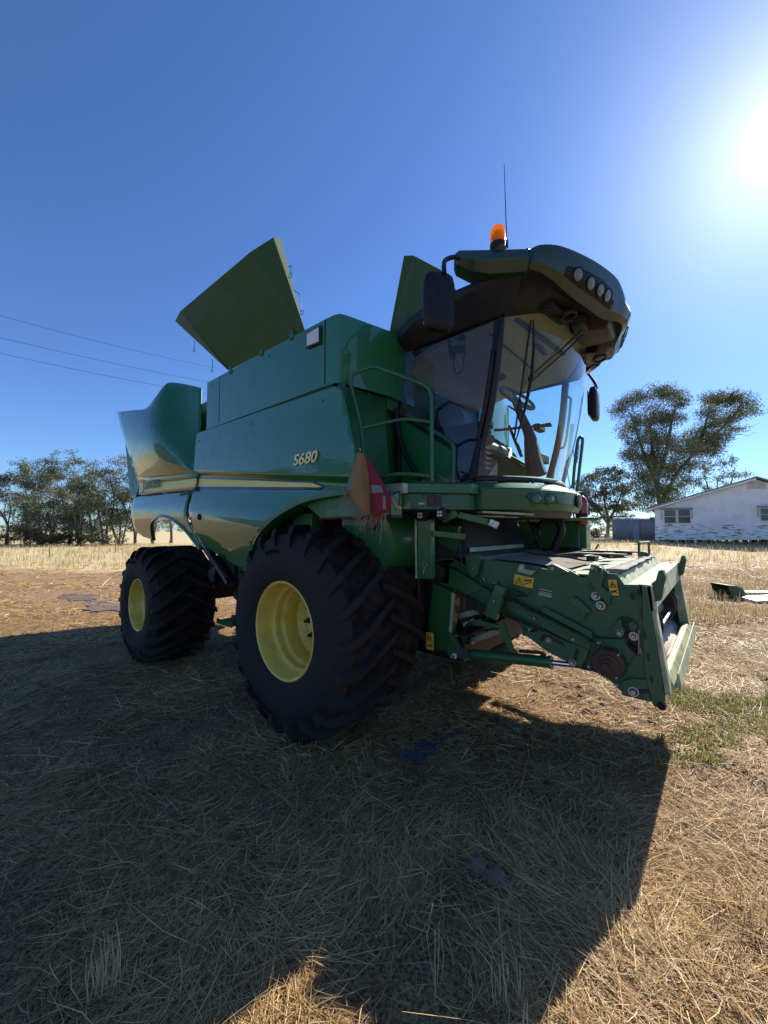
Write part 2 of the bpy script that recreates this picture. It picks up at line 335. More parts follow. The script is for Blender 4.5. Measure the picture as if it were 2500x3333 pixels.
# opened tank covers
def cover(main,left,right,name='tank_cover'):
    mb=MB(); mb.add(main,[(0,1,2,3)]); mb.add(left,[tuple(range(len(left)))]); mb.add(right,[tuple(range(len(right)))]); return mb
hb=(-1.6,3.74); A=V(-1.464,-1.6,3.741); B=V(-.27,-1.6,3.737)
tl=V(-2.158,-1.904,4.6); tr=V(-.515,-1.882,4.6); tl2=Y(570,1045,-1.80); tr2=Y(890,772,-1.70); tr3=Y(913,775,-1.60)
B2=V(-.06,-1.55,3.78)
mb=MB(); mb.add([A,B,tr,tl],[(0,1,2,3)]); mb.add([A,tl,tl2,A+V(-.012,-.02,.01)],[(0,1,2,3)]); mb.add([B,B2,tr3,tr2,tr],[(0,1,2,3,4)])
mb.add([A+V(0,0,0),tl,tl2],[])
both('tank_cover',mb,'olive',HV,solid=.018,smooth=False,flip_to=(0,-1,0))
mb=MB()
for px,py in((751,1203),(852,1143),(950,1090)):
    p=Y(px,py,-1.6); mb.bb(p+V(-.03,-.012,-.05),p+V(.03,.012,.05))
both('cover_hinge',mb,'green_in',HV,bevel=.004)
f0=V(.56,-.99,3.74); f1=V(.56,.99,3.74)
t0=V(.62,-.827,4.60); t1=V(.673,-.75,4.62); t2=V(.72,-.45,4.63)
mb=MB(); mb.add([f0,t0,t1,V(.60,-.80,3.9)],[(0,1,2,3)]); mb.add([V(.60,-.80,3.9),t1,V(.78,-.40,4.60),V(.66,-.55,3.9)],[(0,1,2,3)])
mb.add([V(.66,-.55,3.9),V(.78,-.40,4.60),V(.80,.40,4.35),V(.66,.55,3.9)],[(0,1,2,3)]); mb.add([V(.66,.55,3.9),V(.80,.40,4.35),V(.673,.85,4.5),f1],[(0,1,2,3)])
mb.add([f0,V(.60,-.80,3.9),V(.66,-.55,3.9),V(.66,.55,3.9),f1],[(0,1,2,3,4)])
obj('front_tank_cover',mb,'olive',HV,solid=.012,smooth=False,flip_to=(1,0,0))
# wire clips hanging off the cover edge
mb=MB()
for (a,b,c_,d) in((938,870,945,890),(958,945,982,1010),(628,1110,632,1135),(686,1170,690,1200)):
    q0=Y(a,b,-1.88); q1=Y(c_,d,-1.86); mid=(q0+q1)/2+V(.03,0,.03); mb.tube(crom([q0,mid,q1],5),.003,5)
    mb.tube([q1+V(.022*math.cos(k*PI/5),0,.022*math.sin(k*PI/5)-.02) for k in range(11)],.003,4,False)
obj('cover_wire',mb,'blackm',HV)
# ---- engine hood at the rear (flared side, both sides)
H=lambda px,py,y: Y(px,py,y)
rows=[[H(382,1341,-1.86),H(432,1335,-1.86),H(475,1329,-1.83),H(505,1294,-1.77),H(530,1261,-1.69),H(553,1245,-1.60),H(600,1250,-1.46),H(655,1262,-1.36)],
      [H(393,1390,-1.88),H(440,1390,-1.89),H(485,1388,-1.87),H(515,1380,-1.81),H(540,1372,-1.73),H(565,1368,-1.64),H(605,1370,-1.52),H(652,1375,-1.42)],
      [H(411,1450,-1.86),H(455,1452,-1.88),H(500,1452,-1.86),H(535,1446,-1.81),H(562,1440,-1.74),H(588,1436,-1.66),H(618,1436,-1.57),H(648,1438,-1.49)],
      [H(432,1520,-1.76),H(470,1520,-1.79),H(515,1518,-1.79),H(560,1512,-1.76),H(590,1506,-1.73),H(610,1503,-1.68),H(628,1501,-1.62),H(644,1500,-1.57)],
      [H(447,1556,-1.68),H(485,1554,-1.69),H(530,1550,-1.70),H(580,1545,-1.69),H(622,1540,-1.665),H(630,1540,-1.66),H(636,1540,-1.65),H(642,1540,-1.64)]]
mb=MB().grid(patch(rows,5,5)); both('engine_hood',mb,'green',HV,solid=.02,flip_to=(0,-1,0),angle=60)
rows=[[V(p.x,p.y,p.z) for p in rows[-1]],[V(p.x,p.y+.045,p.z-.075) for p in rows[-1]]]
mb=MB().grid(rows); both('hood_ledge',mb,'green',HV,solid=.01,flip_to=(0,-1,-1))
# light slot near hood front
mb=MB().prism([Y(590,1276,-1.395),Y(655,1281,-1.355),Y(657,1289,-1.36),Y(600,1284,-1.40)],(0,-.012,0)); both('hood_handle',mb,'green_dusty',HV,bevel=.003)
mb=MB().bb((-2.36,-1.36,2.75),(-2.31,-1.33,3.72)); both('hood_seal',mb,'black',HV,bevel=.005)
mb=MB()
for k in range(5): mb.sph((-2.42,-1.375-.03*k/4*0,2.9+.17*k),.008,6,4)
both('hood_rivet',mb,'blackm',HV)
# rear body sliver behind the flared hood
mb=MB().hexa([V(-5.35,-1.50,2.42),V(-4.3,-1.50,2.40),V(-4.3,1.50,2.40),V(-5.35,1.50,2.42)],[V(-5.75,-1.5,3.55),V(-2.4,-1.33,3.70),V(-2.4,1.33,3.70),V(-5.75,1.5,3.55)])
obj('engine_deck',mb,'green_in',HV,bevel=.03)
mb=MB().hexa([V(-4.8,-1.38,2.0),V(-2.3,-1.5,2.0),V(-2.3,1.5,2.0),V(-4.8,1.38,2.0)],[V(-5.25,-1.42,2.45),V(-2.3,-1.5,2.45),V(-2.3,1.5,2.45),V(-5.25,1.42,2.45)])
obj('rear_body',mb,'green_in',HV,bevel=.03)
# ---- front bulkhead of tank/body towards the cab
rows=[]
for z,dx in((3.10,0),(2.75,.03),(2.40,.10),(2.15,.16)):
    rows.append([V(.50+dx,-1.60,z),V(.515+dx,-1.545,z),V(.47+dx*.8,-1.48,z),V(.49+dx*.7,-1.30,z),V(.54+dx*.5,-1.04,z),V(.50+dx*.4,-.96,z),V(.45,-.6,z)])
mb=MB().grid(rows); both('front_bulkhead',mb,'green_in',HV,solid=.012,flip_to=(1,-.3,0),angle=30)
mb=MB().bb((-2.0,-1.42,1.98),(.40,1.42,3.02)); obj('body_light_block',mb,'ink',HV)  # added dark filler box, keeps light from passing through the body
# seam line on the bulkhead
mb=MB().tube([V(.505,-1.585,3.06),V(.62,-1.60,2.6),V(.70,-1.60,2.25)],.008,6); both('body_seal',mb,'ink',HV)
# ---- threshing body underneath, chassis, axles
mb=MB().bb((-2.0,-.78,.85),(.75,.78,1.96)); obj('threshing_body',mb,'blackm',HV,bevel=.02)
mb=MB().bb((-.26,-.95,.75),(.22,.95,1.15)).cyl((-.0,-1.30,.93),(0,-.9,.93),.20,20).cyl((0,.9,.93),(0,1.3,.93),.20,20).bb((-.2,-1.05,.62),(.2,-.82,1.4)).bb((-.2,.82,.62),(.2,1.05,1.4)); obj('front_axle',mb,'blackm',HV,bevel=.02)
mb=MB().bb((-3.30,-1.2,.74),(-3.02,1.2,.98)).bb((-3.25,-1.33,.60),(-3.05,-1.20,1.05)).bb((-3.25,1.20,.60),(-3.05,1.33,1.05)); obj('rear_axle',mb,'blackm',HV,bevel=.02)
mb=MB()
for s in(1,-1):
    mb.bb((-2.02,s*.98,.62),(-1.86,s*1.14,1.66)); mb.bb((-2.05,s*.95,1.55),(-1.55,s*1.3,1.70))
    mb.hexa([V(-1.86,s*.98,.95),V(-1.0,s*.98,1.0),V(-1.0,s*1.0,1.0),V(-1.86,s*1.0,.95)],[V(-1.86,s*.98,1.65),V(-1.0,s*.98,1.5),V(-1.0,s*1.0,1.5),V(-1.86,s*1.0,1.65)])
obj('frame_post',mb,'green_in',HV,bevel=.008)
mb=MB()
for s in(1,-1):
    mb.bb((-2.12,s*1.10,.60),(-1.72,s*1.36,.625)); mb.bb((-2.12,s*1.36,.585),(-1.72,s*1.375,.65))
    for k in range(5): mb.cyl((-2.06+.08*k,s*1.27,.624),(-2.06+.08*k,s*1.27,.64),.018,8)
obj('rear_step',mb,'green_in',HV,bevel=.004)
# rear spreader struts seen through the arch
mb=MB(); a=V(-3.2,-1.25,1.85); b=V(-2.0,-1.28,1.15)
mb.bar(a,b,.07,.10); mb.bar(a+V(.1,.25,.05),b+V(0,.3,-.1),.08,.16); mb.bar(V(-3.3,-1.2,1.95),V(-3.0,-1.2,1.45),.035,.05); mb.bar(V(-2.6,-1.3,1.8),V(-2.35,-1.3,1.1),.04,.06); mb.bar(V(-3.6,-1.1,1.95),V(-3.45,-1.1,1.7),.04,.04); mb.bar(V(-3.45,-1.1,1.7),V(-3.3,-1.1,1.85),.04,.04)
mb.bb((-2.6,-1.2,1.05),(-2.0,1.2,1.45))
mb.bb((-4.5,-1.25,2.0),(-2.2,1.25,2.06)).bb((-3.35,-1.15,1.84),(-2.3,1.2,2.02))
obj('spreader_frame',mb,'blackm',HV,bevel=.006)
mb=MB(); mb.bar(a+V(.15,-.05,-.04),b+V(.05,-.05,-.03),.02,.045); mb.prism([V(-2.55,-1.33,1.22),V(-2.28,-1.33,1.32),V(-2.38,-1.33,1.08)],(0,.02,0)); obj('spreader_rod',mb,'steel',HV,bevel=.004)
# ---- wheels
def wheel(name,xc,yo,zc,Rt,w,Rr,nl,depth,bolts,s=-1,lugw=.062):
    e=bpy.data.objects.new(name,None); COL.objects.link(e); e.parent=HV; e.location=(xc,s*abs(yo),zc); c=V(xc,s*abs(yo),zc); ax=V(0,-s,0) # ax points inboard
    g=.0
    prof=[(.0,Rr-.01),(-.012,Rr+.012),(-.035,Rr+.05),(-.055,Rr+(Rt-Rr)*.38),(-.045,Rr+(Rt-Rr)*.60),(-.041,Rr+(Rt-Rr)*.615),(-.034,Rr+(Rt-Rr)*.63),(-.01,Rt-.125),(.03,Rt-.088),(.10,Rt-.074),(.25,Rt-.068),(w/2,Rt-.066)]
    prof=prof+[(w-h,r) for h,r in prof[::-1][1:]]
    # body of the tyre, flattened a touch where it stands
    mb=MB().lathe(c,ax,prof,80); nb=len(mb.f)
    def pt(h,a,r): return c+ax*h+V(math.cos(a),0,math.sin(a))*r
    pitch=2*PI/nl; sweep=.34*.93/Rt
    for side_ in(0,1):
        for k in range(nl):
            a0=k*pitch+(pitch/2 if side_ else 0)+rng.normal(0,.002)
            N=9; P=[]
            for i in range(N):
                t=i/(N-1); h=-.045+(w*.54+.045)*t
                a=a0+sweep*(t**.85)
                if t<.07: rt=Rt-.11; rb=Rt-.20
                elif h<.03: rt=Rt-.022; rb=Rt-.13
                else: rt=Rt-.004*abs(h-w/2)/w; rb=Rt-.085
                hw=(lugw*(1.0-.12*t))/Rt; hb_=hw*1.28
                if i==N-1: rt-=.012
                hh=h if side_==0 else w-h
                P.append([pt(hh,a-hb_/2-hw*.15,rb),pt(hh,a-hw/2,rt),pt(hh,a+hw/2,rt),pt(hh,a+hb_/2,rb)])
            o=len(mb.v); mb.v+=[q for r in P for q in r]
            for i in range(N-1):
                for j in range(3): mb.f.append((o+i*4+j,o+i*4+j+1,o+i*4+4+j+1,o+i*4+4+j))
            mb.f.append((o,o+1,o+2,o+3)); mb.f.append((o+4*N-4,o+4*N-3,o+4*N-2,o+4*N-1))
    for v in mb.v:
        z=v.z
        if z<.035: v.z=.035-(.035-z)*.15-.03
    t=obj('tyre',mb,'rubber',e,angle=28,bevel=0,recalc=True)
    t.data.materials.append(M['tread'])
    for p in t.data.polygons:
        pass
        cc=p.center; r=math.hypot(cc.x,cc.z); hh=cc.y*(-s)
        if Rt-.135<r<Rt-.055 and .01<hh<w-.01 and abs(p.normal.x*cc.x+p.normal.z*cc.z)/max(r,.01)>.75: p.material_index=1
    d=depth
    pr=[(.02,Rr-.035),(-.006,Rr-.02),(-.012,Rr),(-.006,Rr+.008),(.012,Rr+.008)]
    pr=[(.03,Rr+.004),(-.008,Rr+.006),(-.014,Rr-.004),(-.006,Rr-.016),(.02,Rr-.024),(.05,Rr-.03),(.13,Rr-.034),(.15,Rr-.045),(.165,Rr-.062),(.20,Rr-.068),(.22,Rr-.062),(.235,Rr-.066),(.26,Rr-.085),(.30,Rr-.09),(d-.12,Rr-.092),(d-.10,Rr-.088),(d-.08,Rr-.10),(d-.05,Rr-.13),(d-.015,Rr-.15),(d,Rr-.19),(d-.005,Rr*.40),(d-.03,Rr*.37),(d-.03,.001)]
    rim=obj('rim',MB().lathe(c,ax,pr,72),'yellow',e,angle=28)
    if s<0:
        rt_=(Rr+(Rt-Rr)*.50); st=('750/65R26','STEEL BELTED') if not bolts else ('TUBELESS','RADIAL ALL TRACTION')
        for word,a0,sz in((st[0],PI/2+.32,.075 if not bolts else .05),(st[1],-PI/2-.75 if bolts else PI*1.28,.04)):
            low_=a0<0 or a0>PI; cu=bpy.data.curves.new('sidewall_lettering','FONT'); cu.body=word; cu.size=sz; cu.extrude=.004; to=bpy.data.objects.new('tmp',cu); COL.objects.link(to); bpy.context.view_layer.update()
            me=bpy.data.meshes.new_from_object(to.evaluated_get(bpy.context.evaluated_depsgraph_get())); bpy.data.objects.remove(to); me.materials.clear(); me.materials.append(M['tread'])
            for v in me.vertices:
                x,yy,zz=v.co; r_=rt_+(yy if not low_ else .06-yy); an=a0-x/rt_ if not low_ else a0+x/rt_; v.co=V(r_*math.cos(an),-.048-.0-zz*1.0-.006,r_*math.sin(an))
            me.transform(Matrix.Identity(4)); to=bpy.data.objects.new('sidewall_lettering',me); COL.objects.link(to); to.parent=e
    if bolts:
        rb=Rr*.50
        for k in range(10):
            a=2*PI*k/10+.12; q=pt(d-.012,a,rb*1.08); mb=MB().cyl(q,q-ax*.036,.027,6).cyl(q-ax*.036,q-ax*.075,.016,8); obj('wheel_nut',mb,'blackm',e)
    return e
for s in(-1,1):
    wheel('front_wheel',0,1.80,.925,.945,.90,.432,22,.50,True,s)
    wheel('rear_wheel',-3.14,1.99,.785,.80,.75,.352,20,.34,True,s,.055)
# ================================================================= FEEDER HOUSE
FY=-.80; WF=.985
def F(px,py,y=FY): return Y(px,py,y)
def FZ(a,b,y=FY): return Y(1350+a/2.552,1700+b/2.552,y)     # survey sheet 1
def FM(a,b,y=FY): return Y(1900+a/3.4025,1700+b/3.4025,y)   # survey sheet 2
out=[(1530,1802),(1569,1821),(1703,1835),(1785,1855),(1787,1839),(1805,1835),(1830,1847),(1871,1865),(1895,1880),(1918,1872),(1928,1835),(1961,1841),(1973,1857),(1978,1866),(2009,1869),(2020,1886),(2032,1903),(2107,1904),(2120,1985),(2140,2110),(2159,2223),(2164,2255),(2166,2280),(2156,2305),(2129,2300),(2120,2282),(2026,2255),(1985,2215),(1953,2186),(1900,2182),(1848,2155),(1780,2110),(1710,2053),(1691,2033),(1640,2000),(1601,1982),(1530,1940),(1468,1904),(1430,1893),(1415,1868),(1425,1835),(1450,1822),(1485,1822),(1525,1845)]
pts=[F(a,b) for a,b in out]
def plate(pts,t,inward=1):
    mb=MB(); n=len(pts); tri=tessellate_polygon([[Vector((p.x,p.z,0)) for p in pts]])
    a=list(pts); b=[p+V(0,t*inward,0) for p in pts]
    mb.add(a+b,[tuple(x) for x in tri]+[tuple(i+n for i in reversed(x)) for x in tri]+[(i,(i+1)%n,n+(i+1)%n,n+i) for i in range(n)]); return mb
FH=obj('feeder_house',plate(pts,.014),'green_old',HV,smooth=False)
obj('feeder_side',plate([V(p.x,WF+.014,p.z) for p in pts],-.014),'green_old',FH,smooth=False)
# top deck of the feeder house: near edge traced, carried straight across
topn=[F(1530,1812),F(1569,1826),F(1703,1841),F(1790,1862),F(1871,1872),F(1925,1880),F(1978,1868),F(2009,1872),F(2032,1905),F(2107,1907)]
for p,dz in zip(topn,[0,0,0,0,.02,.03,.0,0,0,0]): p.z+=dz
W=.785; WF=.985
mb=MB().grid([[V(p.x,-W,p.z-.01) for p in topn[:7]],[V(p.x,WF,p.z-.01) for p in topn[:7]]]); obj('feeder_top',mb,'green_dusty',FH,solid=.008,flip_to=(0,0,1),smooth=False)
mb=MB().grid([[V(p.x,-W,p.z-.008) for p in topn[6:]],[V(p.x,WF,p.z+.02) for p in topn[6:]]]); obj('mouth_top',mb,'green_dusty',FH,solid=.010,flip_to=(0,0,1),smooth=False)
# anti-slip patches and rubber sheet on the deck
def deckz(x):
    for a,b in zip(topn,topn[1:]):
        if a.x<=x<=b.x: return a.z+(b.z-a.z)*(x-a.x)/(b.x-a.x)
    return topn[0].z
M['grit']=mat('grey_grit_mat',(.20,.17,.13),.95,0,0,60,(.32,.28,.22),bump=.003,bump_s=140)
M['tape']=mat('frayed_rubber_sheet',(.28,.25,.23),.9,0,0,18,(.55,.52,.47),bump=.004,bump_s=60,lo=.5,hi=.6,amt=1)
mb=MB()
for (x0,x1,y0,y1) in((1.40,2.02,-.52,.20),(1.30,1.95,.32,.66)):
    n=6; mb.grid([[V(x0+(x1-x0)*i/n,y,deckz(x0+(x1-x0)*i/n)+.004) for i in range(n+1)] for y in(y0,y1)])
obj('anti_slip_mat',mb,'grit',FH,solid=.003,flip_to=(0,0,1),smooth=False)
mb=MB(); x0,x1=topn[6].x-.06,topn[7].x+.005
rows=[]
for j in range(25):
    y=-.74+(WF+.70)*j/24; e=rng.normal(0,.007)
    rows.append([V(x0+e*.6,y,deckz(x0)+.014),V((x0+x1)/2,y,deckz((x0+x1)/2)+.014+abs(rng.normal(0,.003))),V(x1+e,y,topn[7].z+.012+(y+.74)*.016+.004)])
mb.grid(rows); obj('rubber_sheet',mb,'tape',FH,solid=.004,flip_to=(0,0,1))
# grab bars and latches lying on the deck
mb=MB()
for y in(-.30,.15): mb.tube(crom([V(1.9,y-.16,1.60),V(2.05,y,1.62),V(2.34,y+.34,1.60)],4),.010,6); mb.bb((2.10,y+.05,1.555),(2.17,y+.16,1.60))
mb.bar(V(1.98,-.77,1.545),V(2.15,-.77,1.50),.03,.03)
obj('deck_latch_rod',mb,'black',FH,bevel=.003)
mb=MB(); q0=V(2.32,.66,1.545)
mb.tube([q0,q0+V(.0,.02,.14),q0+V(.04,.30,.14),q0+V(.04,.32,.0)],.012,8); obj('deck_handle',mb,'green_old',FH)
mb=MB(); mb.tube([V(1.9,.72,1.55),V(1.9,.72,1.60),V(1.93,.74,1.66)],.01,6); mb.tube(crom([V(1.2,.6,1.57),V(1.6,.66,1.60),V(2.0,.62,1.58),V(2.25,.7,1.57)],5),.022,6); mb.bb((1.7,.5,1.55),(1.86,.7,1.60)).bb((2.02,.52,1.55),(2.12,.68,1.59)); obj('deck_fitting',mb,'blackm',FH,bevel=.004)
# bottom plate
bot=[F(2120,2282),F(2026,2255),F(1953,2186),F(1900,2182),F(1848,2155),F(1710,2053),F(1601,1982),F(1468,1904)]
mb=MB().grid([[V(p.x,-W,p.z+.02) for p in bot],[V(p.x,WF,p.z+.02) for p in bot]]); obj('feeder_floor',mb,'green_old',FH,solid=.008,flip_to=(0,0,-1),smooth=False)
# mouth frame: two jambs, header lip, sill
fx=2.615
nt=FM(705,695); nb_=FM(905,1950)
def jamb(s):
    y0=-.80 if s<0 else WF+.02; y1=-.70 if s<0 else WF-.09; zt=nt.z+(.02 if s>0 else 0); zb=nb_.z+.02
    mb=MB().hexa([V(nb_.x-.05,y0,zb),V(nb_.x+.03,y0,zb),V(nb_.x+.03,y1,zb),V(nb_.x-.05,y1,zb)],[V(nt.x-.05,y0,zt),V(nt.x+.02,y0,zt),V(nt.x+.02,y1,zt),V(nt.x-.05,y1,zt)])
    return mb
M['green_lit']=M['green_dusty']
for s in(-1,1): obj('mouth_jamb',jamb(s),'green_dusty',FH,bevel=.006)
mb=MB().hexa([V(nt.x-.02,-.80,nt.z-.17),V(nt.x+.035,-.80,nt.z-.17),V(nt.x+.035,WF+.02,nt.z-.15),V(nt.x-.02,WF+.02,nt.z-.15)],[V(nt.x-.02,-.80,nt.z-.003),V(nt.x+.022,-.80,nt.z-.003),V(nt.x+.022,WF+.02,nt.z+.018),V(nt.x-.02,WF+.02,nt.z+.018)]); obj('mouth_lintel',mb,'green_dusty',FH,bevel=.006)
for y in(-.70,WF-.08):
    z0=nt.z-.02; x=nt.x+.02
    mb=MB().prism([V(x,y-.045,z0-.10),V(x+.045,y-.045,z0-.08),V(x+.075,y-.045,z0+.07),V(x+.06,y-.045,z0+.12),V(x+.035,y-.045,z0+.11),V(x+.02,y-.045,z0+.05),V(x-.01,y-.045,z0+.02)],(0,.09,0)); obj('mouth_hook',mb,'green_old',FH,bevel=.005)
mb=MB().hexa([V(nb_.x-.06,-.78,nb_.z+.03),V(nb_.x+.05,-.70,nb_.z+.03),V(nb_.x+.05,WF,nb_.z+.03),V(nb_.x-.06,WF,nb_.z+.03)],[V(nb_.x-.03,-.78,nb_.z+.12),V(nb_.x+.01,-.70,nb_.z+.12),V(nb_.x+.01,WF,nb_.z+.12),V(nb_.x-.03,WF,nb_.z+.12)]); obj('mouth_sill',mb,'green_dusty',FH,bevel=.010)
mb=MB().hexa([V(nb_.x+.045,-.66,nb_.z+.03),V(nb_.x+.075,-.66,nb_.z+.03),V(nb_.x+.075,WF-.06,nb_.z+.03),V(nb_.x+.045,WF-.06,nb_.z+.03)],[V(nb_.x+.05,-.66,nb_.z+.125),V(nb_.x+.062,-.66,nb_.z+.13),V(nb_.x+.062,WF-.06,nb_.z+.13),V(nb_.x+.05,WF-.06,nb_.z+.125)]); obj('sill_lip',mb,'green_dusty',FH,bevel=.004)
M['floorplate']=mat('worn_dusty_floor_steel',(.42,.34,.30),.65,.25,0,25,(.58,.50,.45),bump=.002,bump_s=50)
rows=[[V(x,-.69,z),V(x,WF-.1,z)] for x,z in((2.1,.93),(2.35,.90),(2.50,.895),(2.56,.87),(2.60,.83),(2.62,.80),(nb_.x-.02,nb_.z+.10))]
mb=MB().grid(rows); obj('mouth_floor',mb,'floorplate',FH,solid=.01,angle=70)
mb=MB().bb((1.95,-.74,.9),(1.97,WF,1.5)); mb.bb((1.25,-.77,1.12),(2.30,WF-.02,1.40)).bb((1.75,-.77,.98),(2.30,WF-.02,1.12)); obj('feeder_light_block',mb,'ink',FH)  # dark inner sheet plus added boxes that stop sun leaking through the feeder
# drum with discs and slats
dc=V(2.42,0,1.10)
mb=MB().lathe(dc+V(0,-.68,0),(0,1,0),[(0,.001),(0,.13),(1.55,.13),(1.55,.001)],28); obj('feeder_drum',mb,'gloss',FH)
for y in(-.42,-.28,.52,.66):
    mb=MB().lathe(dc+V(0,y,0),(0,1,0),[(0,.13),(0,.20),(.012,.205),(.024,.20),(.024,.13)],32)
    for k in range(12):
        a=k*PI/6; mb.cyl(dc+V(.175*math.cos(a),y-.008,.175*math.sin(a)),dc+V(.175*math.cos(a),y+.03,.175*math.sin(a)),.010,6)
    obj('drum_disc',mb,'blackm',FH)
for yc in(-.05,.28):
  for a in(-.3,.9,2.1):
    p=dc+V(.17*math.cos(a),0,.17*math.sin(a)); mb=MB().box(p+V(0,yc,0),(.02,.30,.05),Matrix.Rotation(-a,3,'Y')); obj('drum_slat',mb,'steel',FH,bevel=.003)
for y0,y1,z in((-.50,-.15,.955),(.35,.75,1.0)):
    mb=MB().bar(V(2.50,y0,z),V(2.50,y1,z),.03,.05); obj('conveyor_slat',mb,'floorplate',FH,bevel=.004)
# --- fittings on the near side plate
def plateP(name,poly,m,y0,t,bev=.003):
    p=[V(q.x,y0,q.z) for q in poly]; return obj(name,plate(p,t,-1),m,FH,smooth=False,bevel=bev)
plateP('chain_cover_arm',[FZ(640,745),FZ(735,500),FZ(820,530),FZ(738,790)],'green_in',-.90,.05,.006)
plateP('chain_guard',[FZ(760,640),FZ(860,670),FZ(1480,985),FZ(1455,1070),FZ(1380,1030),FZ(985,820),FZ(770,700)],'green_old',-.812,.02)
plateP('chain_guard',[FZ(1055,690),FZ(1100,700),FZ(1485,900),FZ(1490,965),FZ(1080,740)],'green_old',-.815,.03)
plateP('tensioner_plate',[FZ(920,880),FZ(1010,905),FZ(1080,885),FZ(1250,970),FZ(1455,1045),FZ(1440,1110),FZ(1395,1195),FZ(1270,1140),FZ(1130,1070),FZ(920,915)],'green_old',-.83,.018)
plateP('link_arm',[FZ(525,800),FZ(560,795),FZ(720,835),FZ(710,862),FZ(535,840)],'green_in',-.86,.03)
plateP('link_arm',[FZ(725,830),FZ(770,815),FZ(800,860),FZ(862,1050),FZ(830,1050),FZ(740,880)],'green_in',-.87,.03)
plateP('lift_bracket',[FZ(1115,420),FZ(1115,355),FZ(1160,345),FZ(1225,375),FZ(1290,410),FZ(1180,440)],'green_old',-.815,.02)
plateP('hinge_bracket',[FZ(1450,445),FZ(1478,345),FZ(1560,360),FZ(1600,400),FZ(1560,520),FZ(1640,590),FZ(1625,680),FZ(1530,590),FZ(1480,500)],'green_old',-.815,.03)
plateP('gear_case',[FM(370,1075),FM(420,1040),FM(500,1045),FM(560,1075),FM(605,1130),FM(610,1250),FM(625,1480),FM(520,1420),FM(470,1290),FM(370,1150)],'blackm',-.804,.004)
plateP('gear_case_rib',[FM(372,1085),FM(425,1055),FM(430,1140),FM(470,1180),FM(440,1260),FM(400,1275),FM(330,1230),FM(325,1140),FM(380,1125)],'green_old',-.808,.02)
plateP('gear_case_rib',[FM(500,1110),FM(560,1085),FM(600,1140),FM(600,1180),FM(520,1200)],'green_old',-.808,.012)
plateP('skid_plate',[FM(430,1900),FM(420,1760),FM(530,1720),FM(700,1730),FM(750,1980)],'green_old',-.815,.012)
plateP('edge_rail',[FM(650,705),FM(706,705),FM(905,1960),FM(870,2040),FM(780,2020),FM(735,1860),FM(690,1700)],'green_old',-.815,.012)
plateP('short_strap',[FZ(1280,640),FZ(1320,605),FZ(1380,640),FZ(1475,735),FZ(1465,755),FZ(1440,750),FZ(1410,815),FZ(1400,760)],'green_old',-.815,.02)
plateP('front_column_plate',[FZ(440,265),FZ(560,265),FZ(575,300),FZ(545,420),FZ(510,470),FZ(460,400)],'green_old',-.83,.03)
plateP('upper_tab',[FZ(912,345),FZ(930,345),FZ(930,380),FZ(1030,400),FZ(1000,430),FZ(890,400)],'green_dusty',-.85,.05,.003)
plateP('spring_arm',[FZ(340,350),FZ(370,350),FZ(640,560),FZ(640,600),FZ(340,420)],'green_in',-.812,.006)
plateP('pivot_strap',[FZ(300,330),FZ(450,395),FZ(560,470),FZ(560,560),FZ(450,600),FZ(290,520)],'green_in',-.815,.008)
# slots
def slot(a,b,w,n=FM,y=-.8205,m='ink'):
    p0=n(*a,y=y);p1=n(*b,y=y); d=(p1-p0).normalized(); s_=V(-d.z,0,d.x)*w; o=len([0]); P=[]
    for k in range(9): t=PI*k/8; P.append(p1+s_*math.cos(t)+d*w*math.sin(t))
    for k in range(9): t=PI*k/8; P.append(p0-s_*math.cos(t)-d*w*math.sin(t))
    return MB().prism(P,(0,-.002,0))
for a,b,w in(((530,795),(542,845),.011),((600,735),(606,800),.006),((638,970),(648,1045),.006),((675,1215),(686,1285),.006),((708,1455),(722,1530),.006),((748,1705),(758,1775),.006),((90,850),(180,780),.016),((160,960),(245,890),.016),((610,1880),(690,1870),.014)):
    obj('slot',slot(a,b,w,y=-.8285),'ink',FH)
for a,b,w in(((1055,975),(1070,945),.012),((1070,945),(1130,950),.010),((1130,960),(1230,1010),.012),((1330,1140),(1350,1060),.012),((735,620),(742,608),.010)):
    obj('slot',slot(a,b,w,FZ,-.8495 if a[0]!=735 else -.951),'ink',FH)
# washers and bolts
def bolt(p,rw,rb,m='zinc',l=.02,yb_=-.83):
    p=V(p.x,yb_,p.z); mb=MB().lathe(p,(0,-1,0),[(-.02,rw),(.004,rw),(.007,rw*.95),(.007,rb*1.35)],24)
    mb.cyl(p+V(0,-.006,0),p+V(0,-.006-l,0),rb,6); mb.cyl(p+V(0,-l,0),p+V(0,-l-.015,0),rb*.5,8)
    o=obj('washer_bolt',mb,m,FH); return o
for a,b,rw,rb in((147,810,.031,.014),(200,915,.031,.014),(412,1215,.021,.013),(563,1250,.028,.011),(560,1860,.033,.017),(75,1580,.012,.008),(400,1450,.012,.008),(380,1700,.012,.008),(280,1715,.015,.010),(378,1787,.010,.004)):
    bolt(FM(a,b),rw,rb)
for a,b,rw,rb,yy in((1133,965,.022,.014,-.852),(1325,1152,.026,.016,-.852),(1015,787,.010,.008,-.84),(972,880,.012,.009,-.84),(1330,960,.012,.009,-.84),(1540,990,.012,.009,-.84),(733,632,.010,.007,-.955),(688,748,.010,.007,-.955),(737,485,.010,.007,-.955),(590,470,.010,.008,-.82),(655,635,.010,.008,-.82),(695,490,.008,.006,-.82),(523,378,.009,.006,-.86),(1158,380,.013,.003,-.84),(1493,375,.013,.003,-.85),(1350,1050,.006,.004,-.85),(543,812,.008,.006,-.895),(578,822,.008,.006,-.895)):
    bolt(FZ(a,b),rw,rb,'zinc' if rw>.01 else 'steel',.012,yy)
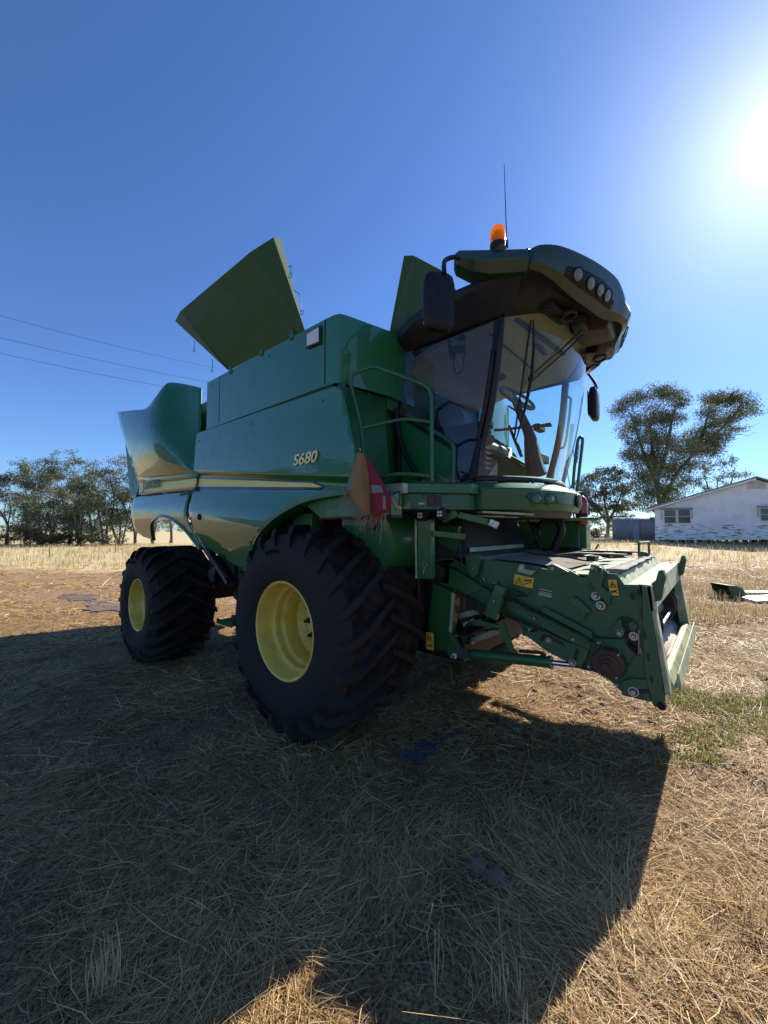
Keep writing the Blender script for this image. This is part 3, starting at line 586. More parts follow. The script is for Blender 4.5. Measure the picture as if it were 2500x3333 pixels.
q=FZ(1548,392); obj('pivot_ring',MB().lathe(V(q.x,-.845,q.z),(0,-1,0),[(-.04,.024),(.02,.024),(.024,.020),(.02,.016),(-.01,.014),(-.012,.001)],24),'steel',FH)
q=FZ(690,538); obj('idler_wheel',MB().lathe(V(q.x,-.83,q.z),(0,-1,0),[(-.02,.03),(.02,.03),(.02,.012),(.035,.012),(.035,.001)],24),'blackm',FH)
q=FM(870,2018); obj('foot_pin',MB().lathe(V(q.x,-.82,q.z),(0,-1,0),[(-.02,.024),(.02,.024),(.024,.018),(.012,.010),(.012,.001)],20),'blackm',FH)
q0=FZ(850,590,-.90); q1=FZ(940,608,-.90); obj('spring_bolt',MB().tube([q0,q0.lerp(q1,.35),q0.lerp(q1,.36),q0.lerp(q1,.6),q0.lerp(q1,.61),q1],[.024,.024,.017,.017,.008,.008],12),'blackm',FH)
# sprockets
def sprocket(c,r,teeth,t,m,name,hub=.04,hl=.08):
    mb=MB(); n=teeth*4; P=[]
    for k in range(n):
        a=2*PI*k/n; rr=r if k%4 in(0,1) else r-.014
        P.append(c+V(rr*math.cos(a),0,rr*math.sin(a)))
    mb.prism(P,(0,-t,0)); o=obj(name,mb,m,FH,smooth=False)
    obj('sprocket_hub',MB().lathe(c+V(0,-t,0),(0,-1,0),[(0,hub*2.0),(.012,hub*1.95),(.02,hub*1.25),(hl*.6,hub*1.2),(hl*.6,hub*.7),(hl,hub*.68),(hl,.001)],28),m,FH)
s1=FM(290,1550); s1.y=-.83; sprocket(s1,.108,40,.018,'rust','drive_sprocket',.032,.085)
s0=FZ(228,405); s0.y=-.86; sprocket(s0,.092,30,.03,'blackm','drive_sprocket',.036,.14)
# chains, link by link texture
def chain(path,y,w=.018):
    path=[V(p.x,y,p.z) for p in path]; mb=MB(); L=0
    seg=[]
    for a,b in zip(path,path[1:]):
        n=max(1,int((b-a).length/.021))
        for k in range(n):
            p=a.lerp(b,(k+.5)/n); d=(b-a).normalized(); m=Matrix((d,V(0,1,0),d.cross(V(0,1,0)))).transposed()
            mb.box(p,(.017,w if k%2 else w*.7,.016),m)
    return obj('drive_chain',mb,'blackm',FH,smooth=False)
chain([FZ(240,320),FZ(310,345),FZ(520,470),FZ(690,580),FZ(800,620),FZ(1100,770),FZ(1400,920),FZ(1600,1040),FZ(1660,1050)],-.875)
chain([FZ(200,490),FZ(300,540),FZ(480,620),FZ(640,700),FZ(780,760),FZ(950,830),FZ(1100,890)],-.875)
chain([FZ(1350,1185),FZ(1520,1225),FM(180,1650)],-.835)
mb=MB().bar(FZ(745,770,-.84),FZ(985,885,-.84),.03,.02); mb.bar(FZ(800,655,-.84),FZ(1450,985,-.84),.02,.035); obj('chain_slide',mb,'green_in',FH,bevel=.003)
# cable
mb=MB().tube(crom([FM(-120,1180,-.82),FM(120,1265,-.82),FM(300,1285,-.82),FM(430,1280,-.82),FM(480,1240,-.82),FM(440,1150,-.82)],5),.006,6)
mb.tube(crom([FM(500,1590,-.82),FM(530,1520,-.82),FM(600,1450,-.82)],5),.002,5)
obj('cable',mb,'ink',FH)
mb=MB().tube([FM(608,1190,-.835),FM(610,1460,-.835)],.0035,5); mb.tube([FM(625,1400,-.835),FM(640,1460,-.835)],.003,5); obj('latch_wire',mb,'steel',FH)
mb=MB()
for a,b in((520,1380),(560,1400),(585,1440),(500,1350)): mb.sph(FM(a,b,-.83),.014,8,6)
obj('cable_plug',mb,'black',FH)
# stickers: yellow warning plates with drawn triangles
def sticker(poly,kind,y):
    P=[V(q.x,y,q.z) for q in poly]; st=obj('warning_sticker',MB().prism(P,(0,-.0015,0)),'sticker',HV,smooth=False)
    a,b,c,d=P   # bl, br, tr, tl
    def uv(u,v): p=a.lerp(b,u).lerp(d.lerp(c,u),v); return V(p.x,y-.003,p.z)
    mb=MB()
    def ln(pts,r=.0022): mb.tube([uv(*p) for p in pts],r,4)
    if kind=='wide':
        ln([(.08,.15),(.27,.85),(.46,.15),(.08,.15)],.0028); ln([(.27,.65),(.27,.35),(.2,.25)]); ln([(.27,.4),(.35,.25)]); ln([(.2,.5),(.34,.52)])
        ln([(.55,.6),(.9,.75)],.005); ln([(.55,.2),(.75,.45),(.92,.6)],.003); ln([(.5,.05),(.5,.95)],.0012); ln([(.6,.9),(.66,.78)])
    else:
        ln([(.15,.56),(.5,.92),(.85,.56),(.15,.56)],.0026); ln([(.35,.63),(.5,.75),(.65,.62)],.004)
        ln([(0,.5),(1,.5)],.0012); ln([(.15,.28),(.45,.2),(.85,.35)],.004); ln([(.2,.14),(.5,.3),(.9,.12)],.003)
    obj('sticker_print',mb,'ink',st,smooth=False); return st
sticker([FZ(822,512),FZ(978,550),FZ(992,465),FZ(832,430)],'wide',-.8015)
sticker([FM(300,805),FM(398,808),FM(368,632),FM(277,632)],'tall',-.818)
q=[FZ(1030,602),FZ(1137,625),FZ(1142,572),FZ(1037,550)]
npl=obj('serial_plate',MB().prism([V(p.x,-.8015,p.z) for p in q],(0,-.002,0)),'steel',HV,smooth=False)
mb=MB(); 
for v in(.25,.5,.75):
    a=q[0].lerp(q[3],v);b=q[1].lerp(q[2],v); mb.tube([V(a.x,-.804,a.z),V(b.x,-.804,b.z)],.0022 if v<.6 else .005,4)
obj('plate_print',mb,'ink',npl,smooth=False)
# --- main front frame column beside the feeder house, with lift cylinder
def hp(name,poly,m,y0,t,bev=.005,inw=-1):
    p=[V(q.x,y0,q.z) for q in poly]; return obj(name,plate(p,t,inw),m,HV,smooth=False,bevel=bev)
hp('frame_column',[FZ(150,30),FZ(365,30),FZ(355,180),FZ(320,290),FZ(340,560),FZ(300,900),FZ(290,1080),FZ(120,1045),FZ(110,850),FZ(145,560)],'green_in',-.80,.10,inw=1)
hp('column_edge',[FZ(318,560),FZ(345,560),FZ(312,930),FZ(290,930)],'green_dusty',-.805,.02)
hp('column_foot',[FZ(290,1080),FZ(300,900),FZ(330,930),FZ(400,1050),FZ(420,1110),FZ(330,1115)],'green_in',-.80,.05)
st=sticker([FZ(150,1030),FZ(213,1043),FZ(210,900),FZ(148,890)],'tall',-.905)
hp('outer_post',[Y(1353,1690,-1.12),Y(1402,1690,-1.12),Y(1404,1885,-1.12),Y(1355,1883,-1.12)],'green_in',-1.12,.06,inw=1)
hp('outer_post_edge',[Y(1350,1690,-1.13),Y(1356,1690,-1.13),Y(1358,1883,-1.13),Y(1352,1883,-1.13)],'green_dusty',-1.125,.01)
q=Y(1382,1838,-1.13); mb=MB().tube([q+V(.02*math.cos(k*PI/6),0,.02*math.sin(k*PI/6)) for k in range(13)],.003,5,False); mb.tube([q+V(0,0,-.02),q+V(-.015,0,-.08)],.003,5); obj('linch_pin',mb,'steel',HV)
c0=FZ(400,1085,-.78); c1=FZ(1140,1165,-.78); r1=FZ(1500,1205,-.78)
mb=MB().tube([c0,c0.lerp(c1,.12),c0.lerp(c1,.121),c0.lerp(c1,.97),c0.lerp(c1,.971),c1],[.036,.036,.042,.042,.048,.048],24)
mb.sph(c0+V(-.01,0,0),.055,14,10); obj('lift_cylinder',mb,'green_in',HV,angle=40)
obj('cylinder_rod',MB().cyl(c1,r1,.020,20),'chrome',HV)
mb=MB().cyl(FZ(410,1090,-.74),FZ(410,1090,-.86),.045,16).tube([FZ(870,1070,-.82),FZ(1040,1080,-.82),FZ(1080,1110,-.80)],[.014,.014,.02],8); obj('cylinder_fitting',mb,'blackm',HV)
mb=MB().tube([V(c0.x,.78,c0.z),V(c1.x,.78,c1.z),V(c1.x,.78,c1.z),V(r1.x,.78,r1.z)],[.042,.042,.02,.02],16); obj('lift_cylinder',mb,'green_in',HV)
mb=MB().prism([FZ(325,1110),FZ(345,1075),FZ(375,1080),FZ(372,1120)],(0,-.004,0)); 
for v in mb.v: v.y-=.055
lab=obj('cylinder_label',mb,'white',HV); 
mb=MB().prism([V(p.x,-.862,p.z) for p in(FZ(335,1108),FZ(352,1085),FZ(360,1112))],(0,-.002,0)); obj('label_print',mb,'ink',lab)
# pipework, cross beams and hoses between column and feeder
mb=MB().bar(FZ(330,790,-.5),FZ(520,740,-.5),.04,.05).bar(FZ(430,1000,-.45),FZ(750,880,-.45),.10,.05).bar(FZ(410,860,-.6),FZ(500,820,-.6),.03,.05).bar(FZ(350,560,-.3),FZ(420,700,-.3),.03,.04)
obj('cross_member',mb,'green_dusty',HV,bevel=.004)
mb=MB()
for i,(a,b,c_,d) in enumerate((((380,960),(440,850),(520,820),(640,800)),((440,1010),(470,930),(560,900),(700,880)),((520,620),(560,650),(600,690),(650,700)),((330,620),(250,760),(180,860),(120,870)),((400,880),(480,860),(560,830),(700,700)))):
    mb.tube(crom([FZ(*a,y=-.62+.04*i),FZ(*b,y=-.66),FZ(*c_,y=-.62),FZ(*d,y=-.55)],6),.012,8)
obj('hydraulic_hose',mb,'ink',HV)
mb=MB()
for a,b in((520,660),(560,680),(603,697),(530,625),(480,1000),(545,810),(345,940),(430,830)): mb.cyl(FZ(a-8,b,-.66),FZ(a+10,b+5,-.66),.011,8)
obj('hose_fitting',mb,'zinc',HV)
mb=MB().bb((.55,-.64,.60),(1.15,.76,.85)).bb((.70,-.64,.80),(.9,.75,1.9)); obj('front_frame',mb,'blackm',HV,bevel=.01)
# black housing over the feeder throat, with the pale crossbar
mb=MB().hexa([V(.85,-.74,1.56),V(1.25,-.70,1.56),V(1.25,.55,1.56),V(.85,.74,1.56)],[V(.85,-.74,2.0),V(1.10,-.60,2.0),V(1.10,.50,2.0),V(.85,.74,2.0)]); obj('throat_housing',mb,'ink',HV,bevel=.01)
q=FZ(388,155,-.78); mb=MB().bb((1.262,-.72,q.z-.10),(1.275,.35,q.z-.06)); obj('throat_bar',mb,'green_dusty',HV,bevel=.003)
mb=MB().tube([V(1.0,-.80,2.0),FZ(370,160,-.83),FZ(385,320,-.83),FZ(395,360,-.83)],.008,6); obj('throat_cable',mb,'ink',HV)
mb=MB().tube(crom([Y(1738,1722,.4),Y(1752,1698,.4),Y(1782,1686,.4),Y(1806,1702,.4),Y(1812,1730,.4),Y(1800,1758,.4),Y(1785,1795,.4)],6),.042,12); obj('suction_hose',mb,'black',HV)
mb=MB().tube(crom([Y(1712,1700,.35),Y(1732,1715,.35),Y(1738,1740,.35),Y(1725,1775,.35)],6),.022,10); mb.tube(crom([Y(1700,1690,.3),Y(1722,1730,.3),Y(1745,1790,.3)],6),.014,8); obj('suction_hose',mb,'black',HV)
M['straw_dark']=mat('chaff_pile',(.10,.11,.07),.9)
# ================================================================= CAB
CB=thing('cab',None,None,(0,0,0)); CB.parent=HV; 
def gx(y,t,): a=(abs(y)/.8)**2; return (1.80-.45*a)*(1-t)+(2.05-.43*a)*t
ZB=2.27
def ztop(y): return 3.70-.10*(abs(y)/.8)**3
def gp(y,t,off=0): p=V(gx(y,t)+off,y,ZB+(ztop(y)-ZB)*t); p.x+=.05*math.sin(PI*t); return p
ys=[-.79+1.58*i/32 for i in range(33)]
mb=MB().grid([[gp(y,t/12) for y in ys] for t in range(13)]); obj('windscreen',mb,'glass',CB,flip_to=(1,0,0),angle=80)
# glass frame: base strip and front pillars
mb=MB().grid([[gp(y,0,.012)+V(0,0,-.03),gp(y,0,.02)-V(0,0,.012),gp(y,.008,.010),gp(y,.018,-.01)] for y in ys]); obj('windscreen_seal',mb,'ink',CB,solid=.01)
for s in(-1,1):
    P0=[gp(s*.80,t/8,.0) for t in range(9)]
    mb=MB(); rows=[]
    for i,p in enumerate(P0):
        w=.05+.012*(1-i/8); rows.append([p+V(.022,-s*.030,0),p+V(.02,s*.0,0),p+V(-.0,s*.022,0),p+V(-.03,s*.024,0),p+V(-.055,s*.015,0),p+V(-.055,-s*.02,0),p+V(.0,-s*.035,0),p+V(.022,-s*.030,0)])
    mb.grid(rows); obj('front_pillar',mb,'ink' if s<0 else 'black',CB,angle=40)
    mb=MB().tube([gp(s*.80,t,.0)+V(-.03,s*.045,0) for t in(.25,.45,.7,.78,.80)],[.016,.018,.018,.016,.008],8); obj('door_handle_bar',mb,'black',CB)
# side glass & its black frame
sg=[(1300,1105),(1303,1350),(1330,1362),(1474,1452),(1479,1466),(1478,1553),(1535,1551),(1545,1535),(1620,1045),(1610,1038),(1560,1030),(1480,1045),(1400,1062)]
def flat(q,y): return V(q.x,y,q.z)
G=[Y(a,b,-.815) for a,b in sg]
cx_=sum(p.x for p in G)/len(G); cz_=sum(p.z for p in G)/len(G)
def ring_frame(pts,grow,y,t):
    n=len(pts); outp=[]
    for i,p in enumerate(pts):
        a=pts[i-1]; b=pts[(i+1)%n]; d=(b-a).normalized(); nn=V(-d.z,0,d.x); 
        if (p+nn*.01-V(cx_,y,cz_)).length<(p-V(cx_,y,cz_)).length: nn=-nn
        outp.append(p+nn*grow)
    mb=MB()
    for i in range(n):
        j=(i+1)%n; a,b,c,d=[V(q.x,y,q.z) for q in(pts[i],pts[j],outp[j],outp[i])]
        mb.hexa([a,b,c,d],[q+V(0,-t,0) for q in(a,b,c,d)])
    return mb
gw_=both('side_window',MB().add([V(p.x,-.815,p.z) for p in G],[tuple(range(len(G)))]),'glass_side',CB,flip_to=(0,-1,0),smooth=False); gw_[0].data.materials[0]=M['glass_near']
mbf=ring_frame(G,.035,-.808,.016); both('side_window_frame',mbf,'gloss',CB,smooth=False)
# lower cab body side and diagonal black strip
low=[Y(a,b,-.80) for a,b in((1308,1358),(1474,1463),(1474,1575),(1360,1590),(1340,1520))]
low=[V(.545,0,2.98),low[0],low[1],low[2],V(1.15,0,2.2),V(.55,0,2.2)]
pl=[V(p.x,-.80,p.z) for p in low]; pm=plate(pl,.02); both('cab_side_panel',pm,'green',CB,bevel=.008,smooth=False)
q=[(1290,1330),(1300,1420),(1330,1500),(1372,1560)]
mb=MB().tube(crom([Y(a,b,-.86) for a,b in q],6),.026,8); both('side_rubber_strip',mb,'gloss',CB)
mb=MB().tube(crom([Y(a,b,-.826) for a,b in((1395,1395),(1460,1435),(1476,1460),(1476,1570))],5),.022,8); both('lower_window_trim',mb,'green_in',CB)
mb=MB().bb((.50,-.80,2.2),(.54,.80,2.95)).bb((.50,-.80,2.9),(.54,-.70,3.7)).bb((.50,.70,2.9),(.54,.80,3.7)); obj('cab_rear_wall',mb,'console',CB)
mb=MB().add([V(.52,-.7,2.95),V(.52,.7,2.95),V(.52,.7,3.5),V(.52,-.7,3.5)],[(0,1,2,3)]); obj('rear_window',mb,'glass',CB,smooth=False)
mb=MB(); mb.hexa([V(.52,-.79,2.16),V(1.30,-.79,2.16)]+[gp(y,0,-.05)-V(0,0,.12) for y in np.linspace(-.7,.7,9)]+[V(1.30,.79,2.16),V(.52,.79,2.16)],[V(.52,-.79,2.24),V(1.30,-.79,2.24)]+[gp(y,0,-.03)-V(0,0,.03) for y in np.linspace(-.7,.7,9)]+[V(1.30,.79,2.24),V(.52,.79,2.24)]); obj('cab_floor',mb,'console',CB,smooth=False)
# headlining
rows=[]
for j in range(13):
    y=-.78+1.56*j/12; e=1-(abs(y)/.78)**4
    rows.append([V(.56,y,3.36),V(.60,y,3.44+.04*e),V(.72,y,3.53+.06*e),V(.95,y,3.58+.08*e),V(1.3,y,3.60+.11*e),V(1.6,y,3.61+.11*e),V(gx(y,1)-.03,y,ztop(y)+.0)])
mb=MB().grid(rows); obj('headlining',mb,'beige',CB,solid=.01,flip_to=(0,0,-1),angle=60)
for (x,y) in((1.0,-.45),(1.0,.35)):
    mb=MB().lathe(V(x,y,3.655),(0,0,-1),[(0,.085),(.02,.085),(.022,.068),(.014,.066),(.012,.001)],24); obj('ceiling_speaker',mb,'console',CB)
mb=MB().bar(V(1.35,-.45,3.695),V(1.35,.55,3.695),.02,.01).bar(V(1.65,-.55,3.68),V(1.75,.35,3.69),.05,.012).bar(V(1.6,.0,3.69),V(1.6,.25,3.69),.05,.015); obj('ceiling_trim',mb,'console',CB,bevel=.004)
# lower front fascia
def ring(y,k):
    a=(abs(y)/.86)**2.2
    base=[(1.78,2.235),(1.84,2.225),(1.94,2.175),(1.955,2.155),(1.95,2.05),(1.92,1.985),(1.80,1.975)][k]
    return V(base[0]-.50*a,y,base[1]+(.0 if k<3 else .008*a))
ys2=[-.86+1.72*i/40 for i in range(41)]
mb=MB().grid([[ring(y,k) for y in ys2] for k in range(7)]); fas=obj('front_fascia',mb,'green_old',HV,flip_to=(1,0,0),angle=18,solid=.012)
for s in(-1,1):
    mb=MB().grid([[ring(s*.86,k) for k in range(7)],[V(1.20,s*.84,[2.235,2.225,2.175,2.155,2.05,1.985,1.975][k]) for k in range(7)]]); obj('fascia_end',mb,'green_old',CB,angle=18)
def onf(y,z,o=.006): 
    a=(abs(y)/.86)**2.2; return V(1.953-.50*a+o,y,z)
def fn(y): dx=-.50*2.2*(abs(y)/.86)**1.2/.86*(1 if y>0 else -1); return V(1,-dx,0).normalized()
for s in(-1,1):
    for yc,r in((.52,.052),(.40,.046)):
        p=onf(s*yc,2.085); ax=fn(s*yc); mb=MB().lathe(p-ax*.01,ax,[(0,r*1.25),(.012,r*1.2),(.014,r),(.006,r*.9),(.004,.001)],28); obj('fascia_headlamp',mb,'green_old',fas)
        obj('lamp_lens',MB().lathe(p-ax*.008,ax,[(0,r*.95),(.012,r*.8),(.02,r*.4),(.022,.001)],24),'lamp_dim',fas)
    pts=[(.60,2.09),(.56,2.135),(.35,2.125),(.31,2.05),(.44,2.035)]
    mb=MB().tube([onf(s*a,b,.002) for a,b in pts+[pts[0]]],.004,5); obj('lamp_recess_line',mb,'ink',fas)
    pts=[(.30,2.14),(.22,2.0)]; 
p=onf(0.02,2.09,.0); P=[]
for a,b in((-.045,-.05),(-.05,.04),(-.02,.065),(.03,.06),(.05,.03),(.04,-.055),(0,-.07)): P.append(p+V(0,a,b))
bd=obj('front_badge',MB().prism(P,(.022,0,0)),'black',HV,bevel=.008)
P=[p+V(.0225,a,b) for a,b in((-.028,-.03),(-.012,-.038),(-.006,-.012),(.01,-.02),(.016,-.04),(.024,-.034),(.02,.0),(.008,.012),(.002,.03),(.014,.048),(.006,.05),(-.006,.038),(-.012,.05),(-.018,.046),(-.012,.02),(-.022,.0))]
obj('badge_emblem',MB().prism(P,(.003,0,0)),'blackm',bd,smooth=False)
mb=MB().hexa([V(1.30,-.80,1.93),V(1.70,-.55,1.93),V(1.84,0,1.93),V(1.70,.55,1.93),V(1.30,.80,1.93)],[V(1.30,-.82,1.985),V(1.72,-.56,1.985),V(1.88,0,1.985),V(1.72,.56,1.985),V(1.30,.82,1.985)]); obj('fascia_underpan',mb,'blackm',CB)
# roof
RF=thing('cab_roof',None,None,(0,0,0)); RF.parent=HV
A_=[(.54,0,3.66),(.54,-.5,3.66),(.545,-.80,3.655),(.60,-.91,3.66),(.68,-.965,3.68),(.84,-.985,3.735),(1.10,-.99,3.76),(1.30,-.99,3.785),(1.60,-.98,3.80),(1.87,-.955,3.815)]
B_=[(.54,0,3.80),(.54,-.5,3.80),(.54,-.80,3.79),(.595,-.90,3.79),(.68,-.955,3.80),(.84,-.985,3.835),(1.10,-.995,3.865),(1.30,-.995,3.875),(1.60,-.99,3.87),(1.87,-.965,3.89)]
def rg(L,n=4): return crom([V(*p) for p in L],n)
A1=rg(A_);B1=rg(B_); M1=[(a+b)/2+V(0,-.012,0) for a,b in zip(A1,B1)]
ring_in=[V(min(max(p.x,.70),1.75),p.y*.86,3.60 if True else 0) for p in A1]
mb=MB().grid([ring_in,A1,[a.lerp(b,.25)+V(0,-.01,0) for a,b in zip(A1,B1)],M1,B1]); both('roof_band',mb,'under',RF,angle=30)
C1=[b.lerp(V(b.x,0,b.z),.03)+V(0,0,.012) for b in B1]; D1=[V(b.x*.9+.12,b.y*.80,b.z+.06) for b in B1]; E1=[V(b.x*.8+.25,b.y*.4,b.z+.10) for b in B1]; F1=[V(b.x*.8+.25,0,b.z+.11) for b in B1]
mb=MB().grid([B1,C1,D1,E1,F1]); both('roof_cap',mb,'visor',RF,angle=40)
# visor: front overhang
VT=[(1.90,-.955,3.955),(2.00,-.935,3.97),(2.12,-.82,3.965),(2.25,-.60,3.935),(2.33,-.40,3.915),(2.375,-.24,3.90),(2.395,-.15,3.86),(2.41,-.08,3.78),(2.42,0,3.745)]
VB=[(1.88,-.955,3.815),(1.93,-.935,3.81),(2.02,-.84,3.76),(2.13,-.62,3.655),(2.20,-.42,3.62),(2.25,-.26,3.60),(2.29,-.17,3.60),(2.34,-.08,3.62),(2.36,0,3.63)]
T=rg(VT,4);Bo=rg(VB,4)
mid=[t.lerp(b,.30)+V(.025,-.008,0) for t,b in zip(T,Bo)]; mid2=[t.lerp(b,.80)+V(.03,-.008,0) for t,b in zip(T,Bo)]
topin=[t+V(-.05,.03,.02) for t in T]; tc_=[V(min(t.x-.25,1.9),t.y*.7,t.z+.04) for t in T]; tcc=[V(1.55,t.y*.5,4.0) for t in T]
tc_[-1].y=0; tcc[-1].y=0
for q in(topin,): q[-1].y=0
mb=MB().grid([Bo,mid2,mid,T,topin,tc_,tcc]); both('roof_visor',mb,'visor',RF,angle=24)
# underside between visor edge and windscreen top
glt=[]
for b in Bo:
    y=max(-.78,min(0,b.y*.86)); glt.append(V(gx(y,1)-.01,y,ztop(y)-.005))
ulip=[b.lerp(g,.22)+V(0,0,.035) for b,g in zip(Bo,glt)]; um=[b.lerp(g,.62)+V(0,0,.02) for b,g in zip(Bo,glt)]
mb=MB().grid([Bo,ulip,um,glt]); both('visor_underside',mb,'under',RF,angle=30)
# underside side strip between band and side window
sa=[A1[i] for i in range(len(A1))]; sb=[V(max(.55,min(p.x,1.62)),max(-.81,p.y*.84),3.60+.02*0) for p in sa]
mb=MB().grid([sa,sb]); both('eave_underside',mb,'under',RF)
# black frame over side window top
mb=MB().bar(V(.56,-.815,3.70),V(1.62,-.815,3.635),.04,.07); both('window_header',mb,'gloss',RF,bevel=.008)
# seam trim between band and visor
mb=MB().grid([[V(1.855,-.965,3.80),V(1.855,-1.0,3.85),V(1.86,-.985,3.96),V(1.86,-.9,3.985)],[V(1.925,-.955,3.80),V(1.92,-.985,3.85),V(1.925,-.97,3.965),V(1.92,-.9,3.99)]]); both('roof_joint_trim',mb,'black',RF,solid=.01)
# lamp panel + work lamps
def visor_pt(i_f,k):
    i=min(len(T)-2,int(i_f)); f=i_f-i; t=T[i].lerp(T[i+1],f); b=Bo[i].lerp(Bo[i+1],f); return t.lerp(b,k)+V(.028,-.008,0)
for s in(-1,1):
    rows=[[visor_pt(i,k)+V(.006,-.006,0) for i in np.linspace(9.6,21.5,14)] for k in(.36,.58,.80)]
    rows[0]=[visor_pt(i,.36+.25*abs((i-15)/6)**3)+V(.006,-.006,0) for i in np.linspace(9.6,21.5,14)]
    mb=MB().grid(rows); mb=mb if s<0 else mb.mirror(); obj('lamp_panel',mb,'under',RF,solid=.006,flip_to=(1,0,0))
    for j,i_f in enumerate((11.2,13.7,16.2,18.6)):
        p=visor_pt(i_f,.585)+V(.008,-.008,0); q=visor_pt(i_f+.4,.585)-visor_pt(i_f-.4,.585); up=visor_pt(i_f,.4)-visor_pt(i_f,.75); n=up.cross(q).normalized()
        if n.x<0: n=-n
        n=(n+V(.15,0,-.10)).normalized()
        if s>0: p.y=-p.y; n.y=-n.y
        wl=obj('work_lamp',MB().lathe(p-n*.03,n,[(0,.056),(.036,.056),(.040,.050),(.034,.046),(.028,.001)],24),'black',HV)
        obj('lamp_lens',MB().lathe(p+n*.0,n,[(.0,.047),(.004,.044),(.007,.03),(.008,.001)],24),'lamp',wl)
# centre housing under the visor, wiper motor, vents
mb=MB().hexa([V(1.98,-.16,3.60),V(2.26,-.12,3.57),V(2.26,.12,3.57),V(1.98,.16,3.60)],[V(1.98,-.20,3.70),V(2.33,-.17,3.68),V(2.33,.17,3.68),V(1.98,.20,3.70)]); obj('visor_housing',mb,'under',RF,bevel=.02)
mb=MB().hexa([V(2.03,-.30,3.585),V(2.13,-.28,3.585),V(2.13,-.14,3.58),V(2.03,-.14,3.58)],[V(2.03,-.32,3.66),V(2.16,-.30,3.66),V(2.16,-.14,3.66),V(2.03,-.14,3.66)]); obj('wiper_motor',mb,'black',RF,bevel=.01)
for s in(-1,1):
    mb=MB().hexa([V(1.93,s*.30,3.62),V(2.08,s*.30,3.60),V(2.0,s*.62,3.63),V(1.86,s*.62,3.66)],[V(1.93,s*.30,3.68),V(2.08,s*.30,3.66),V(2.0,s*.62,3.70),V(1.86,s*.62,3.72)]); obj('visor_grille',mb,'black',RF,bevel=.012)
    mb=MB().lathe(V(2.06,s*.45,3.61),(.2,0,-1),[(0,.07),(.02,.065),(.02,.05),(.0,.045)],20); obj('visor_vent',mb,'black',RF)
# wiper: arm from the motor, blade hanging over the glass
w0=V(2.12,-.10,3.60); 
def gl(px,py,off=.06):
    # nearest windscreen point seen at (px,py)
    best=None
    for i in range(60):
        y=-.78+1.5*i/59
        for j in range(40):
            g=gp(y,j/39,off); v=g-CAM; z=v.dot(FD); u=1250+FPX*v.dot(RT)/z; w=1666.5-FPX*v.dot(UU)/z; e=(u-px)**2+(w-py)**2
            if best is None or e<best[0]: best=(e,g)
    return best[1]
h=gl(1725,1237); a0=gl(1896,1075,.09); b0=gl(1738,1040,.05); b1=gl(1686,1435,.05)
mb=MB().tube([a0,a0.lerp(h,.3),h+V(.01,0,.02)],[.014,.008,.006],6).tube([a0+V(0,.03,-.03),h.lerp(a0,.7)+V(0,.03,-.03),h+V(.01,.02,-.02)],[.012,.008,.006],6).sph(h+V(.015,.0,0),.026,10,8); wp=obj('wiper',mb,'black',HV)
mb=MB().tube([b0,b0.lerp(h,.5)+V(.02,0,0),h+V(.02,0,0),h.lerp(b1,.5)+V(.02,0,0),b1],[.005,.012,.016,.012,.005],6).tube([b0+V(-.02,0,0),b1+V(-.02,0,0)],.008,6); obj('wiper_blade',mb,'black',wp)
p0=gl(1775,1010,.05); p1=gl(1848,1066,.05); obj('wiper_blade',MB().tube([p0,(p0+p1)/2+V(.01,0,0),p1],[.006,.014,.005],6),'black',wp)
